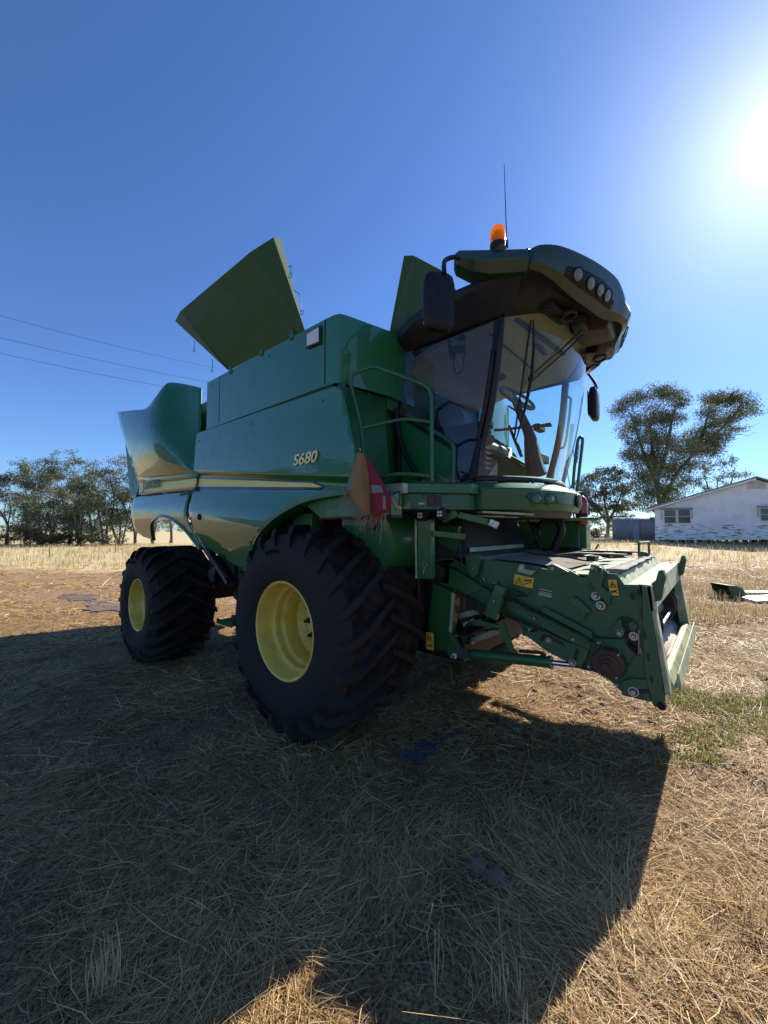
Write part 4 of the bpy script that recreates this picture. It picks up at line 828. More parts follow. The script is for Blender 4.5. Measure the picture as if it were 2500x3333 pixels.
# mirrors on their arms, housings over the roof corner
for s in(-1,1):
    def m_(p):
        if s<0: return V(p.x,p.y,p.z)
        x,y=p.x-1.93,-p.y-.97; return V(1.93+x*.848+y*.53,.97-x*.53+y*.848,p.z)
    pr=[(1478,829,-1.16),(1494,814,-1.14),(1600,812,-1.07),(1717,809,-.98)]
    t_=[Y(*p) for p in pr]; bo=[Y(1486,859,-1.15),Y(1537,884,-1.12),Y(1594,893,-1.07),Y(1717,884,-.97)]
    lx=[(t_[i]+bo[i])/2+V(.03,-.04,-.01) for i in range(4)]
    back=V(-.10,.16,0)
    rows=[[m_(p) for p in t_],[m_(p) for p in lx],[m_(p) for p in bo],[m_(p+back+V(0,0,.02)) for p in bo],[m_(p+back) for p in t_],[m_(p) for p in t_]]
    mb=MB().grid(rows); n4=len(mb.v)
    mb.add([m_(t_[0]),m_(lx[0]),m_(bo[0]),m_(bo[0]+back+V(0,0,.02)),m_(t_[0]+back)],[(0,1,2,3,4)]); mb.add([m_(t_[3]),m_(lx[3]),m_(bo[3]),m_(bo[3]+back+V(0,0,.02)),m_(t_[3]+back)],[(0,1,2,3,4)])
    obj('mirror_arm_housing',mb,'visor',HV,bevel=.006,angle=25)
    mir=HV
    pa=[Y(1492,838,-1.18),Y(1470,838,-1.24),Y(1449,848,-1.32),Y(1445,866,-1.36),Y(1447,892,-1.38)]
    mb=MB().tube([m_(p) for p in crom(pa,5)],.018,10); mc=Y(1428,982,-1.38)
    me_=obj('mirror_arm',mb,'black',HV)
    # housing: rounded shell
    rows=[]; W2=.128; H2=.245
    fw=V(.80,-.60,0).normalized(); sd=V(.60,.80,0).normalized()
    import itertools
    mb=MB()
    def sq(u,k): return (abs(u)**k)*(1 if u>=0 else -1)
    NB=24
    for (dz,sc,dp) in((-.232,.50,.4),(-.222,.72,.7),(-.19,.90,.9),(-.13,.99,1.0),(0,1.0,1.05),(.13,.98,1.0),(.19,.88,.85),(.212,.70,.65),(.222,.5,.4)):
        rows.append([m_(mc+V(0,0,dz)+sd*(W2*sc*sq(math.cos(2*PI*k/NB),.6))+fw*(.055*dp*sq(math.sin(2*PI*k/NB),.7))) for k in range(NB+1)])
    mb.grid(rows); mb.add([r for r in rows[0][:-1]],[tuple(range(NB))]); mb.add([r for r in rows[-1][:-1]],[tuple(range(NB))])
    mm=obj('mirror_head',mb,'black',HV,angle=45)
    q=[m_(mc-fw*.056*1.05+sd*(W2*.82*a)+V(0,0,.175*b)) for a,b in((-1,-.9),(-.8,-1),(.8,-1),(1,-.9),(1,.9),(.8,1),(-.8,1),(-1,.9))]
    obj('mirror_glass',MB().prism(q,(fw if s<0 else V(fw.x*.848-fw.y*.53,-fw.x*.53-fw.y*.848,0))*-.006),'mirror',mm,smooth=False)
# beacon and aerial on the near housing
b=Y(1621,802,-1.02); b.z-=.0
mb=MB().lathe(b+V(0,0,-.02),(0,0,1),[(0,.001),(0,.062),(.035,.062),(.040,.050),(.040,.001)],24); be=obj('beacon',mb,'black',HV)
obj('beacon_dome',MB().lathe(b+V(0,0,.012),(0,0,1),[(0,.058),(.03,.060),(.10,.057),(.125,.052),(.142,.040),(.15,.02),(.152,.001)],32),'amber',be)
obj('beacon_reflector',MB().lathe(b+V(0,0,.02),(0,0,1),[(0,.02),(.05,.03),(.09,.02),(.1,.001)],12),'steel',be)
a=Y(1650,806,-.98); a2=Y(1641,532,-.98)
mb=MB().tube([a,a+V(0,0,.06),a+V(0,0,.065),a.lerp(a2,.5)+V(0,0,0),a2],[.012,.010,.0045,.0035,.0022],8); obj('whip_aerial',mb,'black',HV)
# interior
def Iy(px,py,y=0): return Y(px,py,y)
wc=Iy(1678,1292,-.02); ax=V(.72,-.22,.66).normalized(); u=ax.cross(V(0,1,0)).normalized(); w=ax.cross(u)
mb=MB().tube([wc+(u*math.cos(2*PI*k/36)+w*math.sin(2*PI*k/36))*.185 for k in range(37)],.016,8,False)
for k in(0,12,24): mb.tube([wc-ax*.03,wc+(u*math.cos(2*PI*k/36+1.57)+w*math.sin(2*PI*k/36+1.57))*.18],[.02,.013],6)
mb.lathe(wc-ax*.05,ax,[(0,.001),(0,.05),(.05,.05),(.055,.001)],16); sw=obj('steering_wheel',mb,'console',CB)
cb=Iy(1740,1545,0); 
mb=MB().tube(crom([wc-ax*.04,Iy(1712,1400,0),Iy(1722,1440,0),Iy(1730,1500,0),cb],4),[.032+.0042*i for i in range(17)],10); obj('steering_column',mb,'ink',CB)
mb=MB().tube(crom([Iy(1690,1345,0),Iy(1668,1330,-.05),Iy(1650,1318,-.08)],4),.010,6); mb.tube([Iy(1748,1382,.0),Iy(1785,1376,.05)],[.012,.018],6); obj('column_lever',mb,'black',CB)
sx=.92
mb=MB().bb((sx-.28,-.26,2.62),(sx+.25,.26,2.76)); obj('seat_cushion',mb,'black',CB,bevel=.05,bseg=3)
mb=MB().hexa([V(sx-.30,-.25,2.74),V(sx-.18,-.25,2.74),V(sx-.18,.25,2.74),V(sx-.30,.25,2.74)],[V(sx-.40,-.22,3.30),V(sx-.30,-.22,3.30),V(sx-.30,.22,3.30),V(sx-.40,.22,3.30)]); obj('seat_back',mb,'black',CB,bevel=.045,bseg=3)
mb=MB().bb((sx-.2,-.2,2.24),(sx+.15,.2,2.62)); obj('seat_base',mb,'console',CB,bevel=.02)
mb=MB().bb((sx-.10,-.42,2.80),(sx+.40,-.31,2.88)).hexa([V(sx+.1,-.42,2.45),V(sx+.3,-.42,2.45),V(sx+.3,-.30,2.45),V(sx+.1,-.30,2.45)],[V(sx+.0,-.42,2.8),V(sx+.38,-.42,2.8),V(sx+.38,-.30,2.8),V(sx+.0,-.30,2.8)]); obj('armrest_console',mb,'black',CB,bevel=.02)
mb=MB()
for k in range(5): mb.prism([Iy(1578,1450+17*k,-.42),Iy(1598,1456+17*k,-.42),Iy(1582,1460+17*k,-.42)],(0,.05,0))
obj('console_switches',mb,'white',CB,bevel=.003)
mb=MB().tube(crom([Iy(1610,1400,-.3),Iy(1640,1398,-.2),Iy(1700,1385,.1),Iy(1785,1378,.2)],4),.014,6).tube([Iy(1642,1378,.3),Iy(1683,1480,.3)],.02,6).tube([Iy(1540,1420,-.2),Iy(1600,1432,-.2)],.05,8); obj('control_lever',mb,'console',CB)
mb=MB().bb((.60,-.72,2.25),(1.0,-.50,2.75)); obj('side_console',mb,'console',CB,bevel=.03)
mb=MB()
mb.prism([Iy(a,b_,-.72) for a,b_ in((1458,1075),(1500,1070),(1508,1095),(1490,1105),(1462,1095))],(0,.06,0)); mb.tube([Iy(1462,1095,-.72),Iy(1466,1140,-.72),Iy(1475,1165,-.72)],[.02,.022,.03],8)
mb.tube(crom([Iy(1475,1165,-.72),Iy(1478,1195,-.72),Iy(1488,1218,-.72),Iy(1505,1200,-.72),Iy(1512,1140,-.72),Iy(1510,1090,-.72)],5),.007,6); obj('radio_handset',mb,'black',CB,bevel=.004)
# paper labels stuck inside the side window
mb=MB(); pap=[(1318,1138,1342,1160),(1316,1160,1348,1180),(1315,1180,1340,1192),(1315,1195,1328,1240),(1329,1190,1341,1225),(1314,1242,1326,1268),(1328,1228,1341,1262),(1313,1270,1325,1300),(1327,1265,1340,1300),(1312,1302,1324,1330)]
for i,(a,b_,c,d) in enumerate(pap):
    q=[Iy(a,d,-.806),Iy(c,d-5,-.806),Iy(c,b_-5,-.806),Iy(a,b_,-.806)]; obj('paper_note',MB().prism(q,(0,.002,0)),'orange' if i in(0,9) else 'paper',CB,smooth=False)
q=[gl(1583,1378,-.02),gl(1596,1380,-.02),gl(1594,1354,-.02),gl(1585,1353,-.02)]; obj('warning_sticker',MB().prism(q,(.002,0,0)),'orange',CB,smooth=False)
mb=MB().bb((1.28,.62,3.02),(1.36,.78,3.10)).bb((1.34,.55,2.62),(1.40,.78,2.72)); obj('door_latch',mb,'console',CB,bevel=.01)
# ================================================================= PLATFORM, RAILS, FLAG, FAR SIDE
zt=2.20
def PZ(px,py,z=zt): return Z(px,py,z)
c1=V(1.075,-1.367,zt); c2=V(1.43,-.985,zt); c3=V(.80,-1.45,zt)
mb=MB()
top=[c3,c1,c2,V(1.43,-.86,zt),V(.55,-.86,zt),V(.55,-1.45,zt)]
mb.hexa([p-V(0,0,.085) for p in top],top); 
obj('side_platform',mb,'green_in',HV,bevel=.01)
top2=[p.lerp(V(.9,-1.0,p.z),.06)-V(0,0,.086) for p in top]
mb=MB().hexa([p-V(0,0,.13) for p in top2],top2); obj('platform_box',mb,'green_old',HV,bevel=.006)
def onbox(t,z,o=.003):
    a=top2[1];b=top2[2]; d=(b-a).normalized(); n=V(d.y,-d.x,0); p=a.lerp(b,t)+n*o; return V(p.x,p.y,zt-.086-z),d,n
# data plate, screws, yellow tab on the box face
def onplate(t0,t1,z0,z1,m,name,o=.002,parent=None):
    a,d,n=onbox(t0,z0,o);b,_,_=onbox(t1,z0,o);c,_,_=onbox(t1,z1,o);e,_,_=onbox(t0,z1,o); return obj(name,MB().prism([a,b,c,e],n*.002),m,parent or HV,smooth=False)
dp=onplate(.30,.54,.015,.105,'ink','data_plate')
mb=MB()
for k in range(7):
    a,d,n=onbox(.32,.025+.011*k,.0045);b,_,_=onbox(.40 if k%2 else .44,.025+.011*k,.0045); mb.tube([a,b],.0015,4)
    a,d,n=onbox(.45,.03+.011*k,.0045);b,_,_=onbox(.52,.03+.011*k,.0045); mb.tube([a,b],.0012,4)
obj('plate_print',mb,'steel',dp,smooth=False)
onplate(.16,.25,.075,.088,'sticker','reflector_tab')
for t in(.25,.42,.60):
    p,d,n=onbox(t,-.002+.008,.0); obj('box_screw',MB().cyl(p,p+n*.010,.010,10),'blackm',HV)
# beam under the side skin, brown edged, carried back over the wheel
mb=MB().bb((.22,-1.56,1.93),(1.05,-1.42,2.11)); mb.hexa([V(.22,-1.56,1.93),V(.30,-1.56,1.93),V(.30,-1.4,1.93),V(.22,-1.4,1.93)],[V(-.1,-1.56,2.11),V(.30,-1.56,2.11),V(.30,-1.4,2.11),V(-.1,-1.4,2.11)]); both('side_beam',mb,'green_in',HV,bevel=.006)
mb=MB().bb((.20,-1.57,1.915),(1.06,-1.42,1.93)); both('beam_edge',mb,'rust',HV,bevel=.003)
mb=MB().bb((.86,-1.44,2.11),(1.08,-1.38,2.19)); obj('platform_bracket',mb,'green_dusty',HV,bevel=.005)
mb=MB().prism([Y(1310,1654,-1.565),Y(1334,1657,-1.565),Y(1336,1631,-1.565)],(0,-.003,0)); obj('triangle_reflector',mb,'flaggrey',HV,smooth=False)
# green drum (clean grain elevator boot) under the beam
mb=MB().lathe(V(.55,-1.30,1.72),(0,1,0),[(0,.001),(0,.30),(.03,.305),(.45,.305)],40); mb.bb((.2,-1.28,1.45),(.5,-.9,1.93)); obj('auger_drum',mb,'green_in',HV,angle=30)
q=Y(1208,1708,-1.34); mb=MB().sph(q,.03,8,6).sph(q+V(.03,0,-.02),.02,8,6).sph(q+V(-.025,0,-.03),.02,8,6).tube([q,q+V(.03,0,.03)],.012,6).lathe(q,(0,-1,0),[(0,.035),(.02,.035),(.02,.02)],12); obj('drum_fitting',mb,'blackm',HV)
mb=MB().bb((-.35,-1.45,1.70),(-.05,-1.3,1.98)).bar(V(1.02,-1.1,1.80),V(1.35,-.95,1.76),.04,.05); obj('mounting_bracket',mb,'green_in',HV,bevel=.005)
# switch boxes below the platform
for px,py in((1367,1677),(1431,1672)):
    q=Y(px,py,-1.16); bx=obj('socket_box',MB().bb(q+V(-.035,0,-.05),q+V(.035,.06,.05)),'black',HV,bevel=.006)
    mb=MB()
    for a in(-1,1):
        for b_ in(-1,1): mb.bb(q+V(a*.013-.010,-.003,b_*.013-.010),q+V(a*.013+.010,.0,b_*.013+.010))
    obj('socket_label',mb,'white',bx,smooth=False)
# gas strut and arms below the fascia
mb=MB().bar(Y(1440,1690,-1.0),Y(1490,1668,-.95),.05,.07).bar(Y(1490,1675,-.95),Y(1620,1708,-.7),.04,.06); obj('folded_arm',mb,'green_in',HV,bevel=.008)
q=Y(1600,1700,-.75); obj('arm_end',MB().bar(Y(1592,1698,-.77),Y(1622,1712,-.74),.042,.062),'steel',HV,bevel=.006)
mb=MB().bar(V(1.40,-.80,1.97),V(1.70,-.45,1.95),.16,.018).bar(V(1.30,-.85,1.94),V(1.62,-.52,1.93),.08,.012); obj('lower_tray',mb,'green_dusty',HV,bevel=.004)
mb=MB().hexa([V(1.30,.25,1.90),V(1.93,.72,1.93),V(1.80,1.15,1.93),V(1.1,1.15,1.93)],[V(1.30,.25,1.94),V(1.94,.72,1.96),V(1.80,1.15,1.96),V(1.1,1.15,1.96)]); obj('far_platform',mb,'green_in',HV,bevel=.004)
mb=MB().bb((.75,.85,1.30),(1.70,1.25,1.93)).bb((1.69,.86,1.26),(1.77,.98,1.93)); obj('far_tank',mb,'green_in',HV,bevel=.012)
# hand rails on the near side
r=.017
q=[Y(1186,1530,-1.50),Y(1176,1394,-1.50),Y(1142,1250,-1.50),Y(1143,1228,-1.50),Y(1152,1216,-1.49),Y(1208,1195,-1.44),Y(1228,1196,-1.42),Y(1300,1223,-1.34),Y(1378,1252,-1.26),Y(1398,1268,-1.24),Y(1405,1290,-1.23),Y(1405,1420,-1.23),Y(1405,1566,-1.23)]
mb=MB().tube(q,r,10); obj('hand_rail',mb,'green_in',HV,angle=60)
mb=MB().tube([Y(1176,1394,-1.50),Y(1300,1366,-1.36),Y(1330,1364,-1.32),Y(1400,1374,-1.235)],r*.9,10); obj('mid_rail',mb,'green_in',HV,angle=60)
mb=MB().tube([Y(1195,1560,-1.46),Y(1300,1543,-1.36),Y(1340,1544,-1.32),Y(1400,1550,-1.24)],r*1.1,10); obj('foot_rail',mb,'green_in',HV,angle=60)
# far side rails with chain
def FR(px,py,y=1.15): return Y(px,py,y)
mb=MB().tube(crom([FR(1864,1590),FR(1872,1500),FR(1880,1440),FR(1886,1424),FR(1893,1424),FR(1896,1440),FR(1888,1510),FR(1878,1600)],4),.018,8).tube([FR(1832,1580),FR(1850,1480),FR(1864,1380)],.022,8).tube(crom([FR(1840,1296,1.0),FR(1852,1292,1.0),FR(1858,1305,1.0),FR(1850,1380,1.0),FR(1838,1450,1.0),FR(1818,1460,1.0)],4),.014,8)
obj('far_hand_rail',mb,'green_in',HV)
def links(a,b,sag,n,name='guard_chain'):
    mb=MB()
    for k in range(n):
        t=(k+.5)/n; p=a.lerp(b,t)+V(0,0,-sag*4*t*(1-t)); d=(b-a+V(0,0,-sag*4*(1-2*t))).normalized(); s_=d.cross(V(1,0,0) if k%2 else V(0,1,0)).normalized()
        mb.tube([p+d*(.018*math.cos(q*PI/4))+s_*(.008*math.sin(q*PI/4)) for q in range(9)],.003,4,False)
    return mb
mb=links(FR(1858,1430),FR(1875,1508),.02,11); m2=links(FR(1886,1448),FR(1876,1506),.02,9); m3=links(FR(1844,1515),FR(1858,1595),.02,11)
for k in(m2,m3): mb.add(k.v,k.f)
obj('guard_chain',mb,'steel',HV)
mb=MB().tube(crom([Y(1838,1470,.95),Y(1846,1300,.95)],3),.01,6)
# red extinguisher hanging by the far platform
ec=Y(1893,1660,1.05); EX=thing('fire_extinguisher','red fire extinguisher strapped upright beside the cab steps on the far side','fire extinguisher',(ec.x,ec.y,ec.z-.17))
b0=ec-V(0,0,.17)
obj('cylinder',MB().lathe(b0,(0,0,1),[(0,.001),(0,.06),(.01,.065),(.27,.065),(.31,.05),(.335,.022),(.335,.001)],28),'red',EX)
obj('valve_head',MB().lathe(b0+V(0,0,.335),(0,0,1),[(0,.018),(.03,.018),(.03,.001)],12).bb(b0+V(-.05,-.01,.36),b0+V(.04,.01,.375)),'blackm',EX)
obj('hose',MB().tube(crom([b0+V(.0,-.03,.36),b0+V(-.05,-.07,.30),b0+V(-.07,-.07,.15),b0+V(-.06,-.06,.05)],5),.009,6),'black',EX)
obj('strap',MB().lathe(b0+V(0,0,.10),(0,0,1),[(0,.067),(.03,.067)],28),'black',EX)
# flag
fl0=Y(1165,1466,-1.66)
FLG=thing('warning_flag','faded orange and red triangular warning flag with frayed hem hanging beside the wheel arch','flag',tuple(Y(1170,1690,-1.66)))
def cloth(rows,m,name,par=FLG): return obj(name,MB().grid(patch(rows,4,4)),m,par,angle=80,solid=.003)
T0=Y(1162,1470,-1.66);T1=Y(1176,1470,-1.66)
cloth([[Y(1162,1472,-1.66),Y(1168,1470,-1.70),Y(1176,1472,-1.66)],[Y(1147,1520,-1.66),Y(1166,1520,-1.71),Y(1194,1500,-1.66)],[Y(1134,1560,-1.66),Y(1165,1560,-1.72),Y(1201,1560,-1.66)],[Y(1126,1598,-1.65),Y(1166,1622,-1.73),Y(1208,1620,-1.67)],[Y(1150,1630,-1.65),Y(1176,1660,-1.73),Y(1211,1685,-1.67)]],'flagtan','tan_panel')
cloth([[Y(1164,1500,-1.685),Y(1160,1515,-1.685)],[Y(1164,1555,-1.715),Y(1136,1560,-1.685)],[Y(1165,1598,-1.72),Y(1128,1596,-1.68)]],'flaggrey','grey_corner')
cloth([[Y(1192,1485,-1.66),Y(1196,1492,-1.70),Y(1200,1498,-1.68)],[Y(1200,1540,-1.67),Y(1212,1535,-1.72),Y(1228,1540,-1.68)],[Y(1206,1590,-1.67),Y(1226,1585,-1.73),Y(1252,1582,-1.67)],[Y(1209,1640,-1.67),Y(1236,1640,-1.73),Y(1274,1628,-1.67)],[Y(1212,1688,-1.67),Y(1238,1674,-1.72),Y(1266,1665,-1.67)]],'flagred','red_panel')
cloth([[Y(1208,1578,-1.735),Y(1240,1580,-1.735)],[Y(1210,1606,-1.735),Y(1248,1604,-1.735)]],'flaggrey','reflective_patch')
cloth([[Y(1245,1612,-1.735),Y(1254,1614,-1.735)],[Y(1246,1660,-1.735),Y(1256,1660,-1.735)]],'flaggrey','reflective_patch')
mb=MB()
edge=[(1118,1600),(1128,1605),(1136,1625),(1150,1640),(1158,1662),(1170,1678),(1185,1690),(1200,1688),(1212,1690),(1225,1680),(1240,1672),(1258,1666)]
eg=crom([Y(a,b_,-1.67) for a,b_ in edge],10)
for i in range(150):
    p=eg[int(rng.integers(len(eg)))]+V(rng.normal(0,.012),rng.normal(0,.015),rng.normal(.01,.015)); L=abs(rng.normal(.05,.03))+.02; dx=rng.normal(-.015,.02)
    mb.tube([p,p+V(dx*.4,rng.normal(0,.01),-L*.5),p+V(dx,rng.normal(0,.015),-L)],[.0028,.002,.001],4)
mb.tube(crom([Y(1241,1660,-1.70),Y(1242,1700,-1.70),Y(1240,1740,-1.70),Y(1236,1770,-1.70)],4),.0025,5)
obj('frayed_hem',mb,'fray',FLG)
mb=MB().tube([Y(1167,1466,-1.70),Y(1172,1463,-1.62)],.012,10,False); obj('eyelet',mb,'orange',FLG)
mb=MB().tube([Y(1276,1630,-1.60),Y(1295,1650,-1.60),Y(1305,1655,-1.60)],[.016,.018,.010],8); obj('peg',mb,'orange',FLG)
mb=MB().tube(crom([Y(1275,1612,-1.60),Y(1300,1600,-1.59),Y(1298,1640,-1.61),Y(1285,1660,-1.60)],5),.005,6); obj('peg_cord',mb,'ink',FLG)

# seat the near side of the feeder house 10 cm further in, on the sight line it was surveyed on
def sub_(o): return [o]+[q for c in o.children for q in sub_(c)]
bpy.context.view_layer.update(); done_=set()
near_names=('warning_sticker','sticker_print','serial_plate','plate_print','frame_column','column_edge','column_foot','cylinder_rod','lift_cylinder','cylinder_fitting','cylinder_label','label_print','feeder_house')
for r_ in [o for o in HV.children if o.name.split('.')[0] in near_names and o.data]:
    for o in sub_(r_):
        if o.type!='MESH' or o.data.name in done_: continue
        done_.add(o.data.name); kk=(3.86-.70)/(3.86-.80)
        for v in o.data.vertices:
            if v.co.y<-.60: v.co=CAM+(v.co-CAM)*kk

# the centre line of the machine lies a little beyond y=0: widen the far half accordingly
def descend(o):
    for c in o.children: yield c; yield from descend(c)
bpy.context.view_layer.update(); seen=set()
for o in list(descend(HV)):
    if o.name.startswith(('far_hand_rail','guard_chain')): continue
    if o.type!='MESH' or o.data.name in seen: continue
    seen.add(o.data.name); wy=o.matrix_world.translation.y
    if o.parent and o.parent.name.startswith(('front_wheel','rear_wheel')): continue
    for v in o.data.vertices:
        y=v.co.y+wy
        if y>-.2: v.co.y+=.27*(y+.2)
for o in bpy.data.objects:
    if o.name.startswith(('front_wheel','rear_wheel')) and o.location.y>0: o.location.y+=.52

# every separate bracket, hose or post becomes a part of its own
def split_obj(o,gap=.02):
    me=o.data; bm=bmesh.new(); bm.from_mesh(me); bm.verts.ensure_lookup_table(); comp=[-1]*len(bm.verts); n=0
    for v in bm.verts:
        if comp[v.index]>=0: continue
        st=[v]; comp[v.index]=n
        while st:
            q=st.pop()
            for e in q.link_edges:
                w=e.other_vert(q)
                if comp[w.index]<0: comp[w.index]=n; st.append(w)
        n+=1
    bx=[[Vector((1e9,)*3),Vector((-1e9,)*3)] for _ in range(n)]
    for v in bm.verts:
        b=bx[comp[v.index]]
        for k in range(3): b[0][k]=min(b[0][k],v.co[k]); b[1][k]=max(b[1][k],v.co[k])
    par=list(range(n))
    def fd(a):
        while par[a]!=a: a=par[a]
        return a
    for i in range(n):
        for j in range(i+1,n):
            if all(bx[i][0][k]-gap<=bx[j][1][k] and bx[j][0][k]-gap<=bx[i][1][k] for k in range(3)): par[fd(j)]=fd(i)
    roots=sorted({fd(i) for i in range(n)})
    if len(roots)<2: bm.free(); return
    bm.free(); cops=[]
    for r in roots:
        b2=bmesh.new(); b2.from_mesh(me); b2.verts.ensure_lookup_table()
        bmesh.ops.delete(b2,geom=[v for v in b2.verts if fd(comp[v.index])!=r],context='VERTS')
        m2=me.copy(); b2.to_mesh(m2); b2.free(); c=o.copy(); c.data=m2; COL.objects.link(c); cops.append(c)
    nm=o.name; bpy.data.objects.remove(o); cops[0].name=nm
for nm in 'cover_hinge cylinder_fitting mounting_bracket tank_seam tank_end_wall frame_post rear_step deck_latch_rod deck_fitting cross_member hydraulic_hose hose_fitting ceiling_trim hood_rivet cable door_latch far_hand_rail cable_plug suction_hose folded_arm lower_tray chain_slide front_frame spreader_frame spreader_rod cover_wire anti_slip_mat latch_wire column_lever console_switches auger_drum far_tank guard_chain'.split():
    for o in [x for x in bpy.data.objects if x.name.split('.')[0]==nm and x.type=='MESH' and x.data.users==1]: split_obj(o,.02 if nm!='guard_chain' else .015)
# rivets and small fasteners along the skins
def dots(name,pts,r,m='blackm'):
    for p in pts: obj(name,MB().lathe(p,(0,-1,0),[(-.004,r),(.003,r),(.006,r*.6),(.006,.0005)],10),m,HV)
dots('skin_bolt',[V(x,-1.601,3.66) for x in(-1.9,-.6,.15)]+[V(x,yb(x,2.98)-.001,2.98) for x in(-2.15,-.9,.3)],.011,'green_in')
# loose chaff lying on the platform
mb=MB()
for i in range(90):
    p=V(rng.uniform(1.0,1.38),rng.uniform(-1.18,-.92),2.205+rng.random()*.03); d=V(rng.normal(0,1),rng.normal(0,1),rng.normal(0,.5)).normalized()*rng.uniform(.03,.09); mb.tube([p,p+d*.5+V(0,0,.008),p+d],[.0018,.0018,.001],3)
ch=obj('chaff',mb,'fray',origin=(1.2,-1.05,2.2),smooth=False); tag(ch,'small heap of grey chaff on the platform beside the cab',cat='chaff',kind='stuff')
# ================================================================= GROUND
def vn(v,s,o=0): return noise.noise(Vector((v[0]*s,v[1]*s,o)))
def gmat():
    m,nt,b=newmat('stubble_and_earth'); N=nt.nodes; L=nt.links
    tc=N.new('ShaderNodeTexCoord'); P=tc.outputs['Object']
    def noi(sc,det=6,ro=.6,vec=P,dist=0):
        n=N.new('ShaderNodeTexNoise'); n.inputs['Scale'].default_value=sc; n.inputs['Detail'].default_value=det; n.inputs['Roughness'].default_value=ro; n.inputs['Distortion'].default_value=dist; L.new(vec,n.inputs['Vector']); return n.outputs['Fac']
    def mr(x,a,b_,c=0,d=1,sm=True):
        r=N.new('ShaderNodeMapRange'); r.interpolation_type='SMOOTHSTEP' if sm else 'LINEAR'
        for i,v in zip((1,2,3,4),(a,b_,c,d)): r.inputs[i].default_value=v
        L.new(x,r.inputs[0]); return r.outputs[0]
    def mix(f,a,b_):
        x=N.new('ShaderNodeMix'); x.data_type='RGBA'; L.new(f,x.inputs[0])
        for i,c in((6,a),(7,b_)):
            if isinstance(c,tuple): x.inputs[i].default_value=(*c,1)
            else: L.new(c,x.inputs[i])
        return x.outputs[2]
    def math_(op,a,b_=None):
        x=N.new('ShaderNodeMath'); x.operation=op
        for i,c in enumerate((a,b_)):
            if c is None: continue
            if isinstance(c,(int,float)): x.inputs[i].default_value=c
            else: L.new(c,x.inputs[i])
        return x.outputs[0]
    # field axes: rotate so one axis runs away from the farm track
    mp=N.new('ShaderNodeMapping'); mp.inputs['Location'].default_value=(0,0,0); mp.vector_type='POINT'; L.new(P,mp.inputs[0])
    dt=N.new('ShaderNodeVectorMath'); dt.operation='DOT_PRODUCT'; L.new(P,dt.inputs[0]); dt.inputs[1].default_value=tuple(DH)
    dist=math_('SUBTRACT',dt.outputs['Value'],CAM.x*DH.x+CAM.y*DH.y)
    dr=N.new('ShaderNodeVectorMath'); dr.operation='DOT_PRODUCT'; L.new(P,dr.inputs[0]); dr.inputs[1].default_value=tuple(RT)
    side_=math_('SUBTRACT',dr.outputs['Value'],CAM.x*RT.x+CAM.y*RT.y)
    wob=math_('MULTIPLY',math_('SUBTRACT',noi(.13,4),.5),9.0)
    dd=math_('ADD',dist,wob)
    fine=noi(55,5,.7); fine2=noi(160,3,.7); mid=noi(6,7,.65); big=noi(.8,6,.6,dist=.4)
    straw=mix(mr(fine,.35,.68),(.10,.057,.025),(.48,.30,.13)); straw=mix(mr(mid,.35,.62),mix(mr(fine,.4,.62),(.06,.034,.017),(.31,.185,.08)),straw)
    earth=mix(mr(mid,.3,.7),(.17,.10,.055),(.34,.21,.115)); earth=mix(mr(fine,.48,.62,0,.55),earth,(.46,.33,.19))
    pale=mix(mr(noi(14,6,.7),.3,.7),(.40,.31,.155),(.62,.51,.29))
    green=mix(mr(fine,.35,.65),(.07,.09,.025),(.20,.22,.07))
    # farm track: bare reddish earth from ~8.5 to 18 m out, pale dry grass beyond
    track=math_('MULTIPLY',mr(dd,7.5,10.5),mr(dd,19,16,0,1))
    track=math_('MULTIPLY',track,mr(big,.33,.52,.35,1))
    far=mr(dd,16.5,19.5)
    c=mix(track,straw,earth); c=mix(far,c,pale)
    # beyond the pale strip, on the right, a worn track
    t2=math_('MULTIPLY',mr(side_,3,6),math_('MULTIPLY',mr(dd,13,15),mr(dd,24,20,0,1))); c=mix(math_('MULTIPLY',t2,mr(big,.4,.6,.3,.8)),c,earth)
    L.new(c,b.inputs['Base Color']); b.inputs['Roughness'].default_value=.9; b.inputs['Specular IOR Level'].default_value=.25
    bp=N.new('ShaderNodeBump'); bp.inputs['Distance'].default_value=.035; bp.inputs['Strength'].default_value=1
    L.new(math_('ADD',math_('MULTIPLY',mid,.6),math_('MULTIPLY',fine,.35)),bp.inputs['Height']); L.new(bp.outputs[0],b.inputs['Normal'])
    return m
M['ground']=gmat()
def gh(x,y):
    z=ground_z(x,y); v=(x,y)
    r=math.hypot(x-1,y+1); f=V(x-CAM.x,y-CAM.y,0).dot(DH)
    k=min(1,max(0,(r-3)/6)) if not(-5<x<3 and -2.6<y<2.6) else .0
    z+=.012*vn(v,1.7)+.006*vn(v,6,3)
    z+=(k*.05)*vn(v,.35,7)
    if f>17: z+=.06*vn(v,.9,2)*min(1,(f-17)/4)
    return z
def axis_pts():
    a=list(np.arange(-8,8.01,.16)); k=.16; x=8
    while x<2600: k*=1.13; x+=k; a.append(x)
    x=-8;k=.16
    while x>-2600: k*=1.13; x-=k; a.insert(0,x)
    return a
ax_=axis_pts(); mb=MB(); G_=[[V(1+x,-1+y,gh(1+x,-1+y)) for x in ax_] for y in ax_]; mb.grid(G_)
gr=obj('ground',mb,'ground',recalc=False,smooth=True,angle=180); tag(gr,'straw covered paddock floor with bare red earth farther out','ground',kind='structure')
